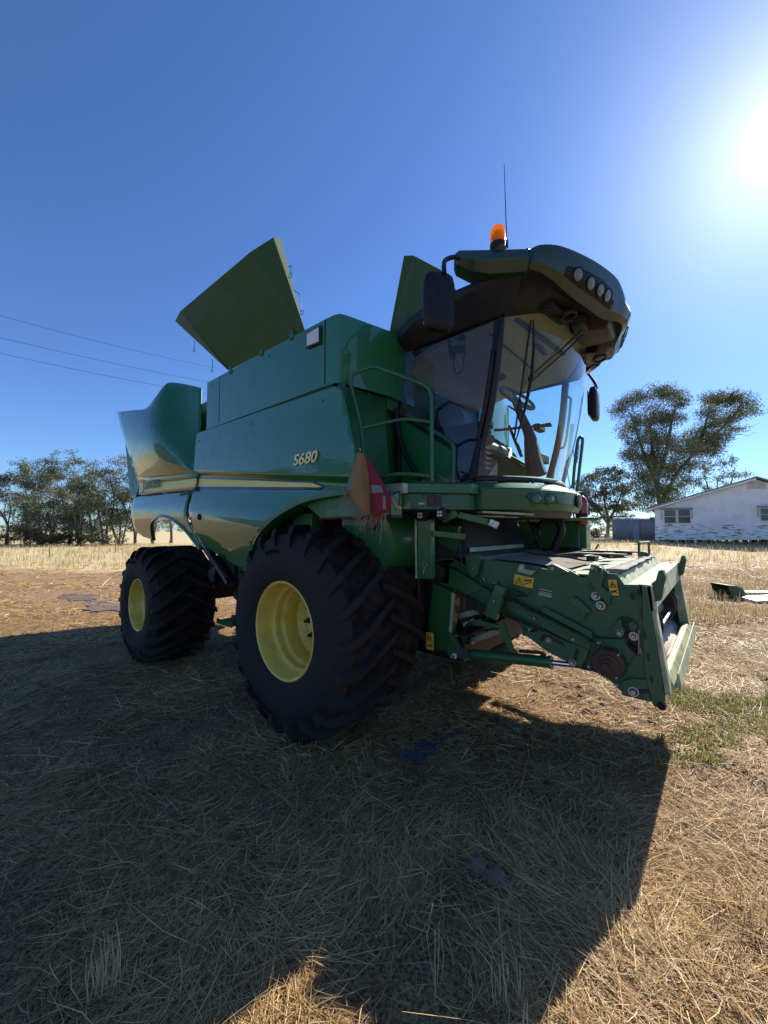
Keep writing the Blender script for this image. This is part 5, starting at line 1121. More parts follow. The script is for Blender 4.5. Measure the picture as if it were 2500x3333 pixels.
# ================================================================= STRAW LITTER (numpy ribbons)
def strawmat(name,c1,c2,c3,tl=.25):
    m,nt,b=newmat(name); N=nt.nodes; L=nt.links
    g=N.new('ShaderNodeAttribute'); g.attribute_name='tone'; 
    cr=N.new('ShaderNodeValToRGB'); cr.color_ramp.elements[0].color=(*c1,1); cr.color_ramp.elements[1].color=(*c3,1); e=cr.color_ramp.elements.new(.5); e.color=(*c2,1)
    L.new(g.outputs['Fac'],cr.inputs[0]); L.new(cr.outputs[0],b.inputs['Base Color']); b.inputs['Roughness'].default_value=.55
    t=N.new('ShaderNodeBsdfTranslucent'); L.new(cr.outputs[0],t.inputs[0]); mx=N.new('ShaderNodeMixShader'); mx.inputs[0].default_value=tl
    L.new(b.outputs[0],mx.inputs[1]); L.new(t.outputs[0],mx.inputs[2]); L.new(mx.outputs[0],N['Material Output'].inputs[0]); return m
M['straw']=strawmat('dry_straw',(.11,.056,.020),(.45,.28,.105),(.84,.63,.30))
M['dry']=strawmat('pale_dry_grass',(.30,.22,.10),(.50,.39,.20),(.68,.58,.36),.35)
M['grassgreen']=strawmat('green_grass',(.08,.10,.022),(.20,.23,.06),(.46,.42,.17),.4)
def ghv(x,y): return np.array([gh(float(a),float(b)) for a,b in zip(x,y)])
def ribbons(name,pos,ang,tilt,length,width,bend,m,tone,lift=None,**k):
    n=len(pos); d=np.stack([np.cos(ang)*np.cos(tilt),np.sin(ang)*np.cos(tilt),np.sin(tilt)],1)
    s=np.stack([-np.sin(ang),np.cos(ang),rng.normal(0,.5,n)],1); s/=np.linalg.norm(s,axis=1)[:,None]
    b=np.stack([-np.sin(ang)*bend,np.cos(ang)*bend,-np.abs(bend)*.4*np.sin(tilt)],1)
    L=length[:,None]; w=width[:,None]
    p0=pos; p1=pos+d*L*.5+b*L*.25; p2=pos+d*L+b*L*.0-np.array([0,0,1.])*(np.sin(tilt)[:,None]**2)*L*.12*np.abs(bend)[:,None]*2
    vs=np.stack([p0-s*w/2,p0+s*w/2,p1-s*w/2,p1+s*w/2,p2-s*w/5,p2+s*w/5],1).reshape(-1,3)
    base=(np.arange(n)*6)[:,None]; f=np.concatenate([base+np.array([0,1,3,2]),base+np.array([2,3,5,4])],1).reshape(-1,4)
    me=bpy.data.meshes.new(name); me.vertices.add(len(vs)); me.vertices.foreach_set('co',vs.astype(np.float32).ravel())
    me.loops.add(f.size); me.loops.foreach_set('vertex_index',f.astype(np.int32).ravel()); me.polygons.add(len(f)); me.polygons.foreach_set('loop_start',np.arange(0,f.size,4,dtype=np.int32))
    me.update(calc_edges=True); at=me.attributes.new('tone','FLOAT','FACE'); at.data.foreach_set('value',np.repeat(tone,2).astype(np.float32))
    me.materials.append(M[m]); o=bpy.data.objects.new(name,me); COL.objects.link(o); return o
cam2=np.array([CAM.x,CAM.y]); dh=np.array([DH.x,DH.y]); rt=np.array([RT.x,RT.y])
def field(n,f0,f1,w=1.15,bias=1.0,lat=None):
    """random ground spots between f0 and f1 metres ahead, inside the view wedge"""
    f=f0+(f1-f0)*rng.random(n)**bias; r=(rng.random(n)*2-1)*f*w if lat is None else rng.uniform(lat[0],lat[1],n)*f
    p=cam2+f[:,None]*dh+r[:,None]*rt; return p[:,0],p[:,1],f,r
def litter(n,f0,f1,l0,l1,wd,tl,name='straw_litter',bias=1.,m='straw',up=.18,lat=None,z0=.0,keep=None):
    x,y,f,r=field(n,f0,f1,bias=bias,lat=lat)
    patch_=np.array([vn((a,b),.9,5)+.6*vn((a,b),2.8,9) for a,b in zip(x,y)])
    k=rng.random(n)<np.clip(.66+patch_*2.1,.10,1)
    if keep is not None: k&=keep(x,y,f,r)
    x,y,f=x[k],y[k],f[k]; patch_=patch_[k]; n=len(x)
    z=ghv(x,y)+z0+rng.random(n)*.015
    dirn=np.array([vn((a,b),.7,21) for a,b in zip(x,y)])*6
    ang=np.where(rng.random(n)<.45,dirn+rng.normal(0,.5,n),rng.random(n)*2*PI)
    L=rng.gamma(2.2,1,n)/2.2*(l1-l0)+l0
    return ribbons(name,np.stack([x,y,z],1),ang,np.abs(rng.normal(0,up,n)),L,wd*(.6+.8*rng.random(n)),rng.normal(0,.25,n),m,np.clip(rng.normal(.5,.22,n)+patch_*.25,0,1))
parts_=[litter(90000,.9,3.2,.025,.10,.0028,0,bias=.8),litter(6000,.9,3.4,.09,.22,.0034,0,bias=.8,up=.12),litter(95000,2.8,6.5,.03,.11,.0048,0),litter(50000,6,13,.05,.13,.010,0),litter(15000,12,22,.10,.25,.02,0)]
def join(objs,name):
    bpy.ops.object.select_all(action='DESELECT')
    for o in objs: o.select_set(True)
    bpy.context.view_layer.objects.active=objs[0]; bpy.ops.object.join(); objs[0].name=name; return objs[0]
lt=join(parts_,'straw_litter'); tag(lt,'loose dry straw lying thick over the paddock floor','straw',kind='stuff')
# standing dry grass in the far paddock, one field of it
far=litter(42000,17,42,.25,.5,.022,0,name='dry_grass',m='dry',up=.0,bias=.75,lat=(-1.15,1.15))
def stand(n,f0,f1,l0,l1,wd,m,name,lat,tilt=.35,bias=1.,tm=.5,keep=None):
    x,y,f,r=field(n,f0,f1,bias=bias,lat=lat)
    den=np.array([vn((a,b),.6,15)+.5*vn((a,b),2.2,19) for a,b in zip(x,y)]); k=rng.random(n)<np.clip(.6+den*1.6,.03,1)
    if keep is not None: k&=keep(x,y,f,r)
    x,y,f=x[k],y[k],f[k]; n=len(x); den=den[k]
    L=l0+(l1-l0)*rng.random(n)
    return ribbons(name,np.stack([x,y,ghv(x,y)-.01],1),rng.random(n)*2*PI,PI/2-np.abs(rng.normal(0,tilt,n)),L,wd*(.6+.8*rng.random(n)),rng.normal(0,.3,n),m,np.clip(rng.normal(tm,.22,n),0,1))
bpy.data.objects.remove(far)
sg_=[stand(52000,17.5,46,.18,.42,.022,'dry','dry_grass',(-1.15,1.15),bias=.7),stand(14000,7.5,17,.10,.32,.010,'dry','dry_grass',(.50,1.15),tm=.3)]
tag(join(sg_,'dry_grass'),'knee high pale dry grass beyond the bare earth track','dry grass',kind='stuff')
def gk(x,y,f,r): return np.array([vn((a,b),1.1,31)+.5*vn((a,b),4,3)>-.02 for a,b in zip(x,y)])
sg_=[stand(30000,3.05,6.8,.03,.085,.008,'grassgreen','green_grass',(.66,1.15),tilt=.5,keep=lambda x,y,f,r:gk(x,y,f,r)&(f-r*.25>1.9)&(f+r*.15<5.6)),stand(5000,3.1,4.1,.02,.04,.006,'grassgreen','green_grass',(.22,.66),tilt=.5,tm=.65,keep=gk)]
tag(join(sg_,'green_grass'),'low patch of fresh green grass at the right of the feeder mouth','grass',kind='stuff')
# separate tall tufts in front
def tuft(px,py,n,h,spread,label,tone=.7,lean=0,m='dry',w=.0035):
    c=Z(px,py,0); c.z=gh(c.x,c.y); k=n
    pos=np.stack([rng.normal(0,spread,k),rng.normal(0,spread,k),np.zeros(k)],1)
    o=ribbons('grass_tuft',pos,rng.random(k)*2*PI,PI/2-np.abs(rng.normal(0,.16,k)),h*(.45+.55*rng.random(k)),w*(.7+.6*rng.random(k)),rng.normal(0,.15,k),m,np.clip(rng.normal(tone,.15,k),0,1))
    o.location=c; tag(o,label,'grass tuft'); return o
tuft(345,3230,46,.26,.03,'tall pale grass tuft standing alone in the shade, nearest the bottom left')
tuft(1640,3300,14,.20,.05,'thin sunlit grass stalks rising at the bottom edge right of the lit patch')
tuft(1410,3230,5,.36,.05,'few long seed stalks standing in the shade beside the lit straw patch',w=.003)
tuft(880,2790,10,.16,.04,'short sparse grass stalks in the middle of the shaded straw',w=.003)
tuft(2020,3060,40,.14,.06,'reddish grass tussock on the sunlit straw near the shadow edge',tone=.25)
tuft(2440,2950,60,.18,.09,'broad reddish grass tussock at the right edge of the picture',tone=.3)
# clods, rope, puddles
def clod(px,py,r,label,grp=None,flat=.55):
    c=Z(px,py,0); c.z=gh(c.x,c.y)
    bm=bmesh.new(); bmesh.ops.create_icosphere(bm,subdivisions=3,radius=r); o_=rng.random(3)*50
    for v in bm.verts:
        d=1+.35*noise.noise(v.co*(1.6/r)+Vector(o_))+.2*noise.noise(v.co*(5/r)+Vector(o_)); v.co*=d; v.co.z*=flat
    me=bpy.data.meshes.new('earth_clod'); bm.to_mesh(me); bm.free(); me.materials.append(M['dirt']); me.polygons.foreach_set('use_smooth',[True]*len(me.polygons))
    o=bpy.data.objects.new('earth_clod',me); COL.objects.link(o); o.location=c+V(0,0,r*flat*.35); o.rotation_euler=(0,0,rng.random()*6); tag(o,label,'earth clod',grp)
clod(1555,2830,.05,'dark earth clod lying in the shaded straw, left one of the pair',flat=.8); clod(1612,2870,.055,'dark earth clod lying in the shaded straw, right one of the pair',flat=.8)
for o_ in [q for q in bpy.data.objects if q.name.startswith('earth_clod')]: o_.data.materials[0]=M['clod_dark']
cl=[(1790,2215),(1802,2228),(1765,2220),(1745,2250),(1850,2270),(1900,2265),(1925,2285),(1960,2300),(1990,2325),(2000,2345),(1935,2250),(1880,2240),(1840,2245),(2075,2310),(2110,2320),(1905,2310),(1970,2275),(1740,2285),(2120,2345),(1945,2325)]
for i,(a,b_) in enumerate(cl): clod(a+rng.normal(0,5),b_+rng.normal(0,4),float(rng.uniform(.022,.05)),'broken brown earth clod strewn on the sunlit ground under the feeder','earth clods strewn under the feeder')
mb=MB()
for (cx,cy,rx,ry,nn) in((1345,2475,58,20,8),(1395,2435,46,15,7)):
    pts=[]
    for k in range(nn*9):
        a=2*PI*k/9+rng.normal(0,.5); rr=.25+.75*rng.random(); p=Z(cx+rx*rr*math.cos(a)+rng.normal(0,5),cy+ry*rr*math.sin(a)+rng.normal(0,3),0); p.z=gh(p.x,p.y)+.018+.02*rng.random(); pts.append(p)
    mb.tube(crom(pts,4),.0032,5)
p0=Z(1400,2460,.02);p1=Z(1440,2405,.02);p2=Z(1505,2378,.02); mb.tube(crom([p0,p1,p2],5),.0045,5)
rp=obj('twine',mb,'rope',origin=Z(1370,2460,0)); tag(rp,'tangled blue baling twine on the shaded straw by the front tyre','twine')
def puddle(px,py,rx,ry,label):
    c=Z(px,py,0); pts=[]; n=72
    for k in range(n):
        a=2*PI*k/n; rr=1+.5*noise.noise(Vector((math.cos(a)*1.5,math.sin(a)*1.5,px*.1)))+.35*noise.noise(Vector((math.cos(a)*5,math.sin(a)*5,px*.1))); p=Z(px+rx*rr*math.cos(a),py+ry*rr*math.sin(a),0); pts.append(p)
    zz=gh(c.x,c.y)+.012
    for p in pts: p.z=zz
    o=obj('puddle',MB().add(pts,[tuple(range(n))]),'water',origin=(c.x,c.y,zz),smooth=False,flip_to=(0,0,1)); tag(o,label,'puddle',kind='structure')
M['water']=mat('muddy_water',(.15,.10,.068),.22,0,0,3,(.24,.17,.11),bump=.001,bump_s=8)
puddle(345,1975,75,18,'shallow muddy puddle on the track beside the rear wheel'); puddle(262,1945,62,11,'narrow muddy puddle farther out on the track'); puddle(2255,1844,42,5,'thin bright puddle on the far track')
# fallen green metal box and sheet at the far right
def GPt(px,py): p=Z(px,py,0); return p
a=GPt(2385,1950); b_=GPt(2440,1952)
u_=RT; w_=DH
def lp(f,r,z): return a+u_*r+w_*f+V(0,0,z)
bx=thing('fallen_hopper','green sheet metal hopper tipped over in the dry grass','hopper',tuple(a))
prof=[(0,.0),(-.10,.36),(.12,.34),(.28,.26),(.38,.10),(.62,.05),(.62,.0)]
P=[lp(0,r,z) for r,z in prof]; obj('side_plate',MB().prism(P,w_*.02),'green_old',bx,smooth=False)
P2=[p+w_*.55 for p in P]; mb=MB().grid([[p,q] for p,q in zip(P[1:],P2[1:])]); obj('hopper_shell',mb,'green_old',bx,solid=.01,smooth=False)
obj('rear_plate',MB().prism(P2,w_*.02),'green_old',bx,smooth=False)
s0=lp(-.3,.1,.05); mb=MB().hexa([lp(-.55,.10,.0),lp(-.35,1.6,.0),lp(.15,1.6,.0),lp(.0,.1,.0)],[lp(-.55,.10,.05),lp(-.35,1.6,.07),lp(.15,1.6,.10),lp(.0,.1,.09)]); o=obj('metal_sheet',mb,'zinc',origin=lp(-.3,.8,0),bevel=.01); tag(o,'flat pale metal sheet lying in dry grass before the tipped hopper','metal sheet')
mb=MB().hexa([lp(.4,.55,.0),lp(.4,2.2,.0),lp(.7,2.2,.0),lp(.7,.55,.0)],[lp(.4,.55,.10),lp(.4,2.2,.11),lp(.7,2.2,.13),lp(.7,.55,.12)]); o=obj('metal_beam',mb,'green_dusty',origin=lp(.5,1.4,0),bevel=.01); tag(o,'long green metal beam lying beside the tipped hopper','beam')
# ================================================================= TREES
def leafmat(name,c1,c2,c3,tl=.35):
    return strawmat(name,c1,c2,c3,tl)
M['leaf']=leafmat('gum_leaves',(.034,.050,.020),(.078,.100,.040),(.18,.20,.090),.3)
M['leaf2']=leafmat('silver_gum_leaves',(.045,.058,.025),(.11,.13,.060),(.25,.27,.13),.3)
M['leaf3']=leafmat('bush_leaves',(.02,.032,.012),(.05,.065,.025),(.12,.13,.05),.3)
M['bark']=mat('gum_bark',(.10,.08,.065),.9,0,0,3,(.34,.30,.25),bump=.02,bump_s=6,amt=.9)
M['bark_pale']=mat('pale_gum_bark',(.26,.22,.18),.9,0,0,3,(.10,.08,.06),bump=.02,bump_s=6,amt=.8)
def leaves(subs,per,rad,size,m,parent,name='crown',tone0=.5,droop=.5):
    subs=np.array([tuple(s) for s in subs]); n=len(subs)*per
    c=np.repeat(subs,per,0); st=np.repeat(rng.normal(0,.16,len(subs)),per)
    off=rng.normal(0,1,(n,3)); off/=np.maximum(1e-6,np.linalg.norm(off,axis=1))[:,None]; off*=(rng.random(n)**.5)[:,None]*rad; off[:,2]*=.7
    p=c+off; a=rng.normal(0,1,(n,3)); a[:,2]-=droop; a/=np.linalg.norm(a,axis=1)[:,None]
    b=np.cross(a,rng.normal(0,1,(n,3))); b/=np.maximum(1e-6,np.linalg.norm(b,axis=1))[:,None]
    L=(size*(.6+.8*rng.random(n)))[:,None]; w=L*.42
    vs=np.stack([p-a*L/2,p+b*w/2,p+a*L/2,p-b*w/2],1).reshape(-1,3)-np.array(tuple(world_of(parent)))
    f=(np.arange(n)*4)[:,None]+np.array([0,1,2,3]); me=bpy.data.meshes.new(name); me.vertices.add(len(vs)); me.vertices.foreach_set('co',vs.astype(np.float32).ravel())
    me.loops.add(f.size); me.loops.foreach_set('vertex_index',f.astype(np.int32).ravel()); me.polygons.add(n); me.polygons.foreach_set('loop_start',np.arange(0,f.size,4,dtype=np.int32)); me.update(calc_edges=True)
    at=me.attributes.new('tone','FLOAT','FACE'); at.data.foreach_set('value',np.clip(tone0+st+rng.normal(0,.12,n),0,1).astype(np.float32)); me.materials.append(M[m])
    o=bpy.data.objects.new(name,me); COL.objects.link(o); o.parent=parent; return o
def rv(s): return V(rng.normal(0,s),rng.normal(0,s),rng.normal(0,s))
def limb(mb,p0,p1,r0,r1,wob,n=5,seg=7,sag=0):
    L=(p1-p0).length; pts=[]
    for i in range(n+1):
        t=i/n; p=p0.lerp(p1,t); 
        if 0<i<n: p=p+rv(wob*L)
        p.z+=sag*L*4*t*(1-t)*.25
        pts.append(p)
    pts=crom(pts,2); m=len(pts)-1
    mb.tube(pts,[r0+(r1-r0)*(i/m) for i in range(m+1)],seg); return pts
def tree(name,label,base,trunks,lobes,m='leaf',bark='bark',size=.16,per=26,subk=9.,rad=.42,tr=.25,group=None,tone=.5,extra=None,cat='tree',low=None):
    """trunks: list of polylines (forks); lobes: (centre, radius)"""
    t=thing(name,label,cat,tuple(base),group); mb=MB(); nodes=[]
    for k,tp in enumerate(trunks):
        r=tr*(1 if k==0 else .72); pts=crom([p+(rv(.08) if 0<i<len(tp)-1 else V(0,0,0)) for i,p in enumerate(tp)],4); m_=len(pts)-1
        mb.tube(pts,[r*(1-.72*i/m_)*(1.25 if i==0 else 1) for i in range(m_+1)],9)
        nodes+=[(p,r*(1-.72*i/m_)) for i,p in enumerate(pts) if i>m_*.35]
    subs=[]
    for c,r in sorted(lobes,key=lambda q:(q[0]-base).length):
        q=min(nodes,key=lambda nd:(nd[0]-c).length+ (3 if nd[0].z>c.z-.1 else 0)*.6)
        pts=limb(mb,q[0],c,min(q[1]*.7,.05+.02*(q[0]-c).length),.03,.07)
        nodes+=[(p,.06) for p in pts[2:]]
        ns=max(4,int(subk*r*r))
        for i in range(ns):
            d=rv(1).normalized()*r*(rng.random()**.45); d.z*=.75; s=c+d; subs.append(s)
            if rng.random()<.55: limb(mb,c+d*.1,s,.022,.008,.06,3,4)
    if extra:
        for e in extra: limb(mb,e[0],e[1],e[2],.01,.05,5,5)
    obj('trunk',mb,bark,t,angle=60,recalc=False); leaves(subs,per,rad,size,m,t,tone0=tone); return t
# --- big gum behind the shed
dp=58
def T_(px,py,dd=0): return D(px,dp+dd,py=py)
base=T_(2150,1752); base.z=.4
TRK=1
L_=[(2030,1330,1.7),(2060,1300,1.6),(2095,1290,1.8),(2150,1275,1.9),(2190,1275,1.7),(2215,1300,1.6),(2235,1310,1.3),(2040,1400,1.5),(2080,1370,2.2),(2130,1350,2.3),(2170,1360,2.2),(2200,1360,1.7),(2090,1430,2.2),(2140,1420,2.5),(2185,1430,2.2),(2070,1490,1.9),(2110,1500,2.4),(2160,1490,2.5),(2210,1470,2.0),(2250,1450,1.8),(2275,1420,1.7),(2300,1390,1.7),(2320,1340,1.6),(2335,1300,1.6),(2330,1285,1.4),(2370,1300,1.5),(2400,1290,1.6),(2430,1285,1.5),(2455,1310,1.4),(2470,1335,1.1),(2430,1340,1.5),(2390,1350,1.8),(2345,1370,1.8),(2360,1410,1.7),(2320,1430,1.9),(2400,1390,1.3),(2340,1460,1.5),(2290,1470,1.9),(2240,1510,2.0),(2190,1530,2.3),(2140,1550,2.4),(2090,1555,2.0),(2110,1600,2.2),(2160,1600,2.4),(2205,1590,2.0),(2250,1560,1.5),(2120,1640,1.8),(2170,1650,1.9),(2050,1470,1.2),(2290,1520,1.2),(2355,1435,1.2)]
lob=[(T_(a,b,rng.normal(0,1.8)),r*1.0) for a,b,r in L_]
trk=[[base,T_(2152,1680),T_(2148,1600),T_(2140,1500),T_(2130,1400),T_(2140,1330)],[T_(2150,1640),T_(2200,1560),T_(2260,1480),T_(2330,1420),T_(2390,1360),T_(2430,1310)],[T_(2148,1590),T_(2110,1500),T_(2080,1420),T_(2060,1340)],[T_(2145,1560),T_(2180,1460),T_(2200,1380),T_(2210,1320)],[T_(2270,1480),T_(2300,1400),T_(2325,1320)]]
tree('gum_tree','tallest spreading gum tree rising behind the corrugated shed, leaning to the right',base,trk,lob,size=.23,per=58,subk=9.0,rad=.98,tr=.42,bark='bark',m='leaf',extra=[(T_(2390,1400),T_(2490,1372),.06),(T_(2400,1415),T_(2488,1412),.05),(T_(2440,1400),T_(2470,1385),.03)],tone=.72)
# --- rounder tree to its left
dp=66; base=T_(1975,1735); base.z=0
L_=[(1900,1570,1.6),(1930,1560,2.0),(1960,1545,2.1),(1995,1540,2.0),(2025,1550,2.0),(1890,1620,1.6),(1925,1610,2.2),(1965,1600,2.4),(2005,1600,2.4),(2045,1595,2.0),(1940,1650,2.2),(1980,1655,2.3),(2020,1650,2.2),(2055,1640,1.8),(1905,1660,1.5),(1880,1585,1.2),(1990,1690,1.6),(2040,1690,1.6),(1945,1690,1.4)]
tree('gum_tree','round grey green tree standing between the cab and the tallest gum',base,[[base,T_(1978,1690),T_(1970,1640),T_(1965,1580)],[T_(1977,1700),T_(2010,1650),T_(2030,1590)],[T_(1976,1700),T_(1940,1650),T_(1915,1600)]],[(T_(a,b,rng.normal(0,1.5)),r*.9) for a,b,r in L_],size=.31,per=40,subk=7,rad=.72,tr=.32,tone=.5)
# small yellowish bushes under them
dp=56
for (a,b_,r,lab) in((2070,1712,1.6,'bright yellow green bush behind the corrugated shed'),(1935,1735,1.3,'low grey bush left of the corrugated shed'),(2030,1700,1.5,'leafy shrub behind the left end of the shed')):
    base=T_(a,1750); base.z=.2; tree('bush',lab,base,[[base,T_(a,1735),T_(a,b_)]],[(T_(a+rng.normal(0,15),b_+rng.normal(0,8),rng.normal(0,.6)),r*.6) for _ in range(6)],m='leaf2' if 'bright' in lab else 'leaf3',size=.2,per=30,subk=14,rad=.4,tr=.08,tone=.75 if 'bright' in lab else .5,cat='bush')
# --- trees behind the house roof
dp=62; base=T_(2350,1745); base.z=.4
L_=[(2300,1540,1.7),(2330,1515,1.8),(2365,1510,1.7),(2395,1500,1.5),(2340,1560,1.9),(2380,1545,1.7),(2295,1590,1.7),(2270,1575,1.2),(2420,1540,1.2),(2310,1600,1.5),(2440,1545,.9),(2370,1580,1.5)]
tree('gum_tree','wispy pale gum tree showing above the white house roof',base,[[base,T_(2345,1650),T_(2340,1560)],[T_(2347,1660),T_(2380,1590),T_(2400,1520)],[T_(2346,1650),T_(2310,1590),T_(2300,1550)]],[(T_(a,b,rng.normal(0,1.5)),r*.8) for a,b,r in L_],m='leaf2',size=.27,per=24,subk=6,rad=.7,tr=.25,tone=.5)
# --- row of gums on the left
row=[(22,1525,47,.9,'leftmost tree of the gum row at the picture edge'),(82,1488,50,1,'second gum of the row from the left, with a broad crown'),(135,1505,45,.9,'third gum of the row, slim and forked'),(165,1462,49,.9,'tall gum with the highest left peak of the row'),(228,1460,47,.9,'tall narrow gum with the right hand peak of the row'),(262,1545,44,.8,'low gum in the dip of the row right of the tall peak'),(300,1495,50,.9,'gum left of centre in the dense right end of the row'),(348,1490,46,1,'dense gum two trees left of the combine rear'),(392,1472,48,1,'gum whose crown touches the rear of the combine'),(440,1500,50,1,'gum hidden mostly behind the combine rear body'),(500,1500,48,1,'gum seen only below the rear wheel arch'),(560,1510,52,1,'gum farthest right of the row, behind the combine body')]
for i,(px,py,dp,sp,lab) in enumerate(row):
    base=D(px,dp,z=.05); Ht=D(px,dp,py=py).z; W_=2.5*sp; lob=[]; nl=30
    dd=lambda a,z,e: base+RT*a+V(0,0,z)+DH*e
    trunks=[]; 
    for k in range(3):
        a=rng.normal(0,.25); lean=(k-1)*W_*.5+rng.normal(0,.4); h1=Ht*(.55+.2*rng.random()); trunks.append([base+RT*a*.6,dd(a+lean*.25,h1*.35,rng.normal(0,.2)),dd(a+lean*.65,h1*.7,rng.normal(0,.5)),dd(a+lean,h1,rng.normal(0,.6))])
    for k in range(nl):
        t=rng.random()**.8; z=Ht*(.16+.74*t); wd=W_*(1.15-.75*t); lob.append((dd(rng.uniform(-wd,wd),z,rng.normal(0,.9)),rng.uniform(.8,1.45)*(1.05-.4*t)))
    lob.append((dd(rng.normal(0,.15),Ht-.6,0),.7)); lob.append((dd(rng.normal(0,.4),Ht-1.5,0),.85))
    tree('gum_tree',lab,base,trunks,lob,m='leaf2' if i%3 else 'leaf',bark='bark_pale' if i%2 else 'bark',size=.18,per=34,subk=8.5,rad=.60,tr=.15,group='gum trees in the row on the left',tone=.45+.1*rng.random())
for i,(px,py,dp,wd,lab) in enumerate(((260,1725,44,1.8,'low dense bush in the middle of the gum row'),(350,1728,43,1.7,'low dense bush left of the combine rear under the gums'),(30,1718,43,2.6,'dark rounded bush at the foot of the leftmost gum'),(125,1722,42,2.0,'dark bush under the gum row with a brighter green front'),(185,1738,44,1.4,'smaller dark bush right of the bigger ones under the gum row'))):
    base=D(px,dp,z=0); H_=D(px,dp,py=py).z
    tree('bush',lab,base,[[base,base+V(0,0,H_*.4),base+V(0,0,H_*.8)]],[(base+RT*rng.uniform(-wd,wd)+V(0,0,rng.uniform(.4,max(.6,H_-.3)))+DH*rng.normal(0,.5),.8) for _ in range(14)],m='leaf3',size=.15,per=34,subk=12,rad=.36,tr=.07,tone=.5,cat='bush')
# --- trees behind the photographer, seen mirrored in the glossy side skins
for i,(x,y,Ht,W_,lab) in enumerate(((-22.5,-18.5,10.5,3.4,'round gum tree mirrored in the upper side panel beside the lettering'),(-36,-24,8.5,3.0,'smaller gum tree mirrored in the side panel left of the lettering'),(-19,-13.5,4.6,1.7,'low bushy tree mirrored in the lower side panel'))):
    base=V(x,y,0); lob=[(base+V(rng.uniform(-W_,W_),rng.uniform(-W_,W_)*.7,Ht*rng.uniform(.4,.9)),rng.uniform(1.0,1.5)) for _ in range(14)]
    tree('gum_tree',lab,base,[[base,base+V(.2,0,Ht*.4),base+V(0,.1,Ht*.8)]],lob,size=.4,per=60,subk=6,rad=1.0,tr=.25,tone=.3)
# far tree line on the horizon
def farline(a0,a1,dp,h,label):
    subs=[]
    for k in range(int((a1-a0)/5)):
        px=a0+(a1-a0)*rng.random(); c=D(px,dp+rng.normal(0,6),z=0); hh=h*(.6+.5*abs(noise.noise(Vector((px*.012,dp,0))))+.2*rng.random()); c.z=hh*rng.random(); subs.append(c)
    t=thing('far_trees',None,None,tuple(D((a0+a1)/2,dp,z=0)))
    o=leaves(subs,30,2.2,1.2,'leaf',t); return t,o
t,o=farline(-400,3100,330,7,''); w=o.matrix_world.copy(); loc=t.location.copy(); o.parent=None; o.location=loc; bpy.data.objects.remove(t); o.name='far_trees'; tag(o,'thin dark line of far trees along the horizon','trees',kind='stuff')
# ================================================================= HOUSE
hd=36.0
HN=(DH*FPX+RT*(2340-1250)).normalized(); HP=D(2132,hd,z=0)
def Hh(px,py,dd=0):
    d=DH*FPX+RT*(px-1250); d.z=0; v=HP-CAM; v.z=0; t=v.dot(HN)/d.dot(HN); p=CAM+d*t; p.z=CAM.z-(py-1724)*t; return p+HN*dd
def paint(name,c1,c2,sc,lo,hi,stretch=(1,1,1)):
    m,nt,b=newmat(name); N=nt.nodes; L=nt.links; tc=N.new('ShaderNodeTexCoord'); mp=N.new('ShaderNodeMapping'); L.new(tc.outputs['Object'],mp.inputs[0]); mp.inputs['Rotation'].default_value=(0,0,-(math.atan2(HN.y,HN.x)-PI/2)); 
    m2=N.new('ShaderNodeMapping'); m2.inputs['Scale'].default_value=stretch; L.new(mp.outputs[0],m2.inputs[0])
    n=N.new('ShaderNodeTexNoise'); n.inputs['Scale'].default_value=sc; n.inputs['Detail'].default_value=8; n.inputs['Roughness'].default_value=.7; L.new(m2.outputs[0],n.inputs['Vector'])
    r=N.new('ShaderNodeMapRange'); r.inputs[1].default_value=lo; r.inputs[2].default_value=hi; L.new(n.outputs['Fac'],r.inputs[0]); mx=N.new('ShaderNodeMix'); mx.data_type='RGBA'; mx.inputs[6].default_value=(*c1,1); mx.inputs[7].default_value=(*c2,1); L.new(r.outputs[0],mx.inputs[0])
    L.new(mx.outputs[2],b.inputs['Base Color']); b.inputs['Roughness'].default_value=.8; return m
M['boards']=paint('peeling_white_boards',(.80,.80,.78),(.14,.12,.11),1.3,.53,.57,(1,1,7))
M['fibro']=paint('chalky_white_sheet',(.80,.80,.80),(.62,.60,.56),1.2,.45,.75)
M['iron']=mat('weathered_corrugated_iron',(.34,.36,.38),.55,.4,0,1.2,(.22,.22,.23))
M['roofiron']=mat('blue_grey_roof_iron',(.16,.20,.27),.5,.3,0,2,(.24,.26,.30))
M['pane']=mat('dark_window_pane',(.05,.055,.06),.08,0,0,4,(.10,.10,.09))
M['trim']=mat('cream_window_trim',(.62,.58,.50),.7,0,0,9,(.42,.38,.32))
M['wood']=mat('grey_weathered_post',(.22,.19,.16),.9,0,0,8,(.34,.30,.26))
hb=Hh(2300,1757); HS=thing('farm_house','white weatherboard farm house on stumps with peeling lower boards','house',(hb.x,hb.y,.6))
xl,xr=2132,2804; bz=1757
prof=[Hh(xl,bz),Hh(xl,1658),Hh(2468,1560),Hh(xr,1658),Hh(xr,bz)]
obj('wall',MB().prism(prof,HN*9),'fibro',HS,smooth=False)
mb=MB(); nb2=9
for i in range(nb2):
    y0=bz-(bz-1706)*i/nb2; y1=bz-(bz-1706)*(i+1)/nb2
    for x0,x1 in((xl-1,2276),(2278,xr+1)):
        o1=-.035; o2=-.012
        mb.hexa([Hh(x0,y0,o1),Hh(x1,y0,o1),Hh(x1,y0,-.001),Hh(x0,y0,-.001)],[Hh(x0,y1-.3,o2),Hh(x1,y1-.3,o2),Hh(x1,y1-.3,-.001),Hh(x0,y1-.3,-.001)])
obj('weatherboards',mb,'boards',HS,smooth=False)
